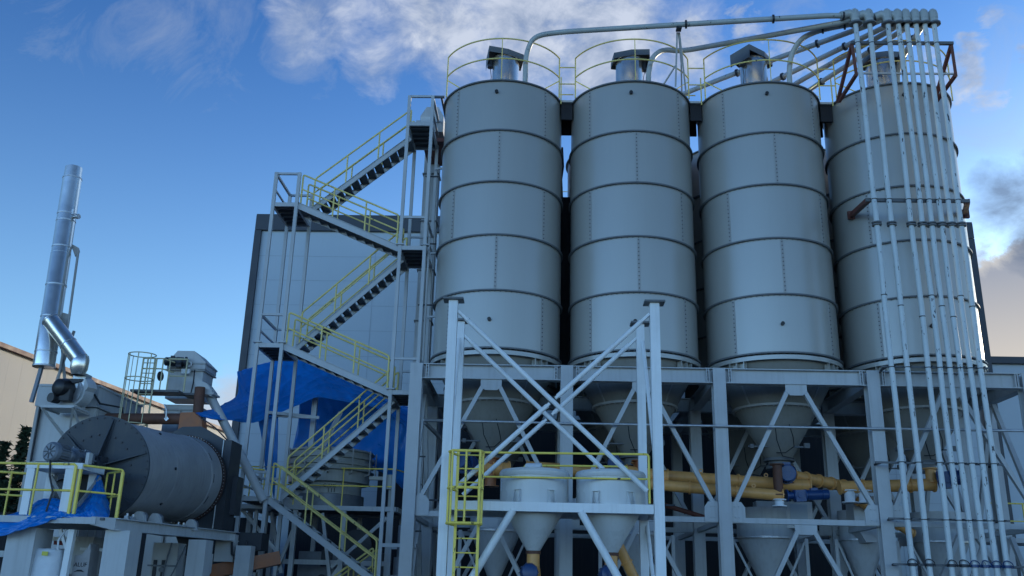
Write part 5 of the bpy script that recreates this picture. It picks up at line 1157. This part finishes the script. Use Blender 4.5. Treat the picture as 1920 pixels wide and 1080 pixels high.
for x in (-10.0, -9.62): b.tube([(x, -1.92, 0.2), (x, -1.92, 7.75)], 0.024, 6)
b.build_each('side_rails', 'yellow3', t)
b = MB()
for k in range(25): b.tube([(-10.0, -1.92, 0.4 + k * 0.3), (-9.62, -1.92, 0.4 + k * 0.3)], 0.014, 6)
b.build_each('rung', 'yellow3', t)
b = MB()
for z in (5.8, 7.08, 7.78): b.tube([(-9.95 + 0.38 * math.cos(2 * PI * k / 20), -2.15 + 0.33 * math.sin(2 * PI * k / 20), z) for k in range(20)], 0.016, 6, closed=True)
for a in (150, 190, 230, 275, 330): b.tube([(-9.95 + 0.38 * math.cos(R(a)), -2.15 + 0.33 * math.sin(R(a)), 5.8), (-9.95 + 0.38 * math.cos(R(a)), -2.15 + 0.33 * math.sin(R(a)), 7.78)], 0.010 if a < 160 else 0.014, 6)
b.build('cage', 'yellow3', t)
# ------------------------------------------------------------------ things under the drum platform
t = thing('big_sack', (-8.42, -8.45, 0), 'white bulk sack with a yellow label hanging under the platform', 'sack')
b = MB(); n = 30
prof = [(0.22, 2.22), (0.27, 2.18), (0.29, 2.0), (0.30, 1.8), (0.32, 1.3), (0.30, 1.1)]
vs = []
for (r, z) in prof:
    for k in range(n):
        a = 2 * PI * k / n; q = (abs(math.cos(a)) ** 3.5 + abs(math.sin(a)) ** 3.5) ** (-1 / 3.5); rr = r * q * (1 + 0.05 * noise.noise(V((math.cos(a) * 2, math.sin(a) * 2, z * 3))))
        vs.append((-8.42 + rr * math.cos(a), -8.40 + rr * math.sin(a), z + 0.03 * noise.noise(V((a * 2, z, 3)))))
b.add(vs, [(i * n + k, i * n + (k + 1) % n, (i + 1) * n + (k + 1) % n, (i + 1) * n + k) for i in range(len(prof) - 1) for k in range(n)] + [tuple(range(n))], True); b.build('sack_body', 'bagw', t)
b = MB(); b.box((-8.36, -8.745, 2.12), (0.12, 0.012, 0.08)); b.build('label', 'labely', t)
b = MB()
for x in (-8.66, -8.18): b.tube([(x, -8.62, 2.2), (x - 0.02, -8.62, 2.38), (x + 0.04, -8.5, 2.6)], 0.02, 6)
b.build_each('lifting_loop', 'bagw', t)
t = thing('printed_sack', (-7.800, -8.350, 0.000), 'grey beige sack printed with dark letters and an arch, right of the white sack', 'sack')
b = MB(); b.prism([(-7.960, -8.350, 1.350), (-7.620, -8.350, 1.350), (-7.640, -8.350, 2.200), (-7.670, -8.350, 2.350), (-7.740, -8.350, 2.220), (-7.820, -8.350, 2.130), (-7.950, -8.350, 2.110)], (0, 0.4, 0)); b.build('sack_body', 'bagb', t)
text_mesh('ALUF', 0.115, (-7.800, -8.355, 1.930), (1, 0, 0), (0, 0, 1), 'ink', t)
b = MB(); b.prism([(-7.920, -8.358, 1.790), (-7.840, -8.358, 1.835), (-7.760, -8.358, 1.835), (-7.700, -8.358, 1.790), (-7.780, -8.358, 1.802), (-7.850, -8.358, 1.802)], (0, 0.004, 0)); b.build('printed_arch', 'ink', t)
t = thing('sack_filling_frame', (-8.8, -6.9, 0), 'white tube frame holding the bulk sacks', 'frame')
b = MB(); b.bar((-8.06, -8.5, 0), (-8.0, -8.5, 2.6), 0.12); b.bar((-9.35, -7.0, 2.48), (-8.6, -7.0, 2.48), 0.08); b.bar((-8.28, -8.45, 2.6), (-8.08, -8.45, 2.22), 0.06); b.bar((-8.5, -7.0, 2.28), (-7.6, -7.0, 2.26), 0.06); b.bar((-9.45, -7.3, 2.28), (-9.15, -7.3, 2.28), 0.09); b.build_each('frame', 'white', t)
tag(MB().box((-9.15, -6.5, 2.42), (0.28, 0.3, 0.1)).build('red_box', 'red'), 'dark red box above the white bulk sack', 'box')
t = thing('burner_cabinet', (-7.8, -4.5, 0), 'pale upright casing with a valve between the two right platform columns', 'cabinet')
b = MB(); b.box((-7.6, -4.3, 1.35), (0.62, 0.5, 2.4)); b.build('casing', 'box', t)
b = MB(); b.box((-7.62, -4.58, 2.02), (0.7, 0.05, 0.04)); b.tube([(-7.45, -4.6, 2.55), (-7.55, -4.6, 2.0), (-7.6, -4.6, 1.3)], 0.02, 6); b.tube([(-7.1, -4.6, 2.5), (-7.3, -4.65, 1.9), (-7.5, -4.6, 1.5)], 0.018, 6); b.cyl((-7.62, -4.62, 1.93), (-7.62, -4.56, 1.93), 0.06, n=12); b.build_each('pipework', 'mgrey', t)
b = MB(); b.box((-7.6, -4.57, 1.7), (0.08, 0.03, 0.9)); b.box((-7.8, -4.57, 1.7), (0.08, 0.03, 0.9)); b.build_each('dark_slots', 'dark', t)
t = thing('dust_bin', (-7.0, -4.0, 0), 'grey bin under the dark hood chute', 'bin')
b = MB(); b.prism([(-7.2, -4.1, 2.35), (-6.75, -4.1, 2.35), (-6.75, -4.1, 1.9), (-6.85, -4.1, 1.7), (-7.1, -4.1, 1.7), (-7.2, -4.1, 1.9)], (0, 0.5, 0)); b.cyl((-6.97, -3.9, 1.2), (-6.97, -3.9, 1.7), 0.16, n=16); b.build('bin_body', 'box', t)
t = thing('orange_conveyor', (-6.6, -1.5, 0), 'orange inclined conveyor casing low behind the stair foot', 'conveyor')
b = MB(); b.bar((-7.6, -2.2, 1.85), (-5.6, -1.6, 2.35), 0.34, 0.34, (0, 1, 0)); b.build('casing', 'orange', t)
b = MB(); b.box((-6.9, -2.2, 2.55), (0.5, 0.3, 0.7)); b.build('feed_box', 'box', t)
t = thing('dark_machine_base', (-6.6, -2.6, 0), 'dark steel machine base between the drum hood and the stairs', 'machine')
b = MB(); b.box((-6.55, -1.6, 2.75), (1.0, 0.7, 0.45)); b.build('base_beam', 'dark', t)
b = MB(); b.tube([(-6.7, -2.4, 2.7), (-6.65, -2.45, 2.4), (-6.5, -2.45, 2.3), (-6.35, -2.45, 2.45), (-6.3, -2.4, 2.75)], 0.035, 8); b.build('hose', 'cable', t)
t = thing('low_machinery', (-5, 3.3, 0), 'dark machine casings under the sieve platform', 'machine')
b = MB(); b.box((-4.9, 3.4, 1.6), (2.6, 1.2, 2.2)); b.build('casing', 'mgrey', t)
b = MB(); b.cyl((-4.4, 2.75, 2.9), (-4.4, 3.9, 2.9), 0.5, n=30); b.cyl((-5.4, 2.7, 1.9), (-5.4, 2.79, 1.9), 0.12, n=16); b.box((-5.3, 2.78, 2.5), (0.35, 0.05, 0.5)); b.build('pulley_guard', 'dark', t)
t = thing('pump_unit', (-2.6, -0.3, 0), 'small grey pump standing between the stair foot and the frame column', 'pump')
b = MB(); b.box((-2.62, 0.2, 1.0), (0.5, 0.5, 2.0)); b.cyl((-2.62, 0.2, 2.0), (-2.62, 0.2, 2.5), 0.17, n=18); b.cyl((-2.62, 0.2, 2.5), (-2.62, 0.2, 3.4), 0.09, n=14); b.build('pump_body', 'mgrey', t)
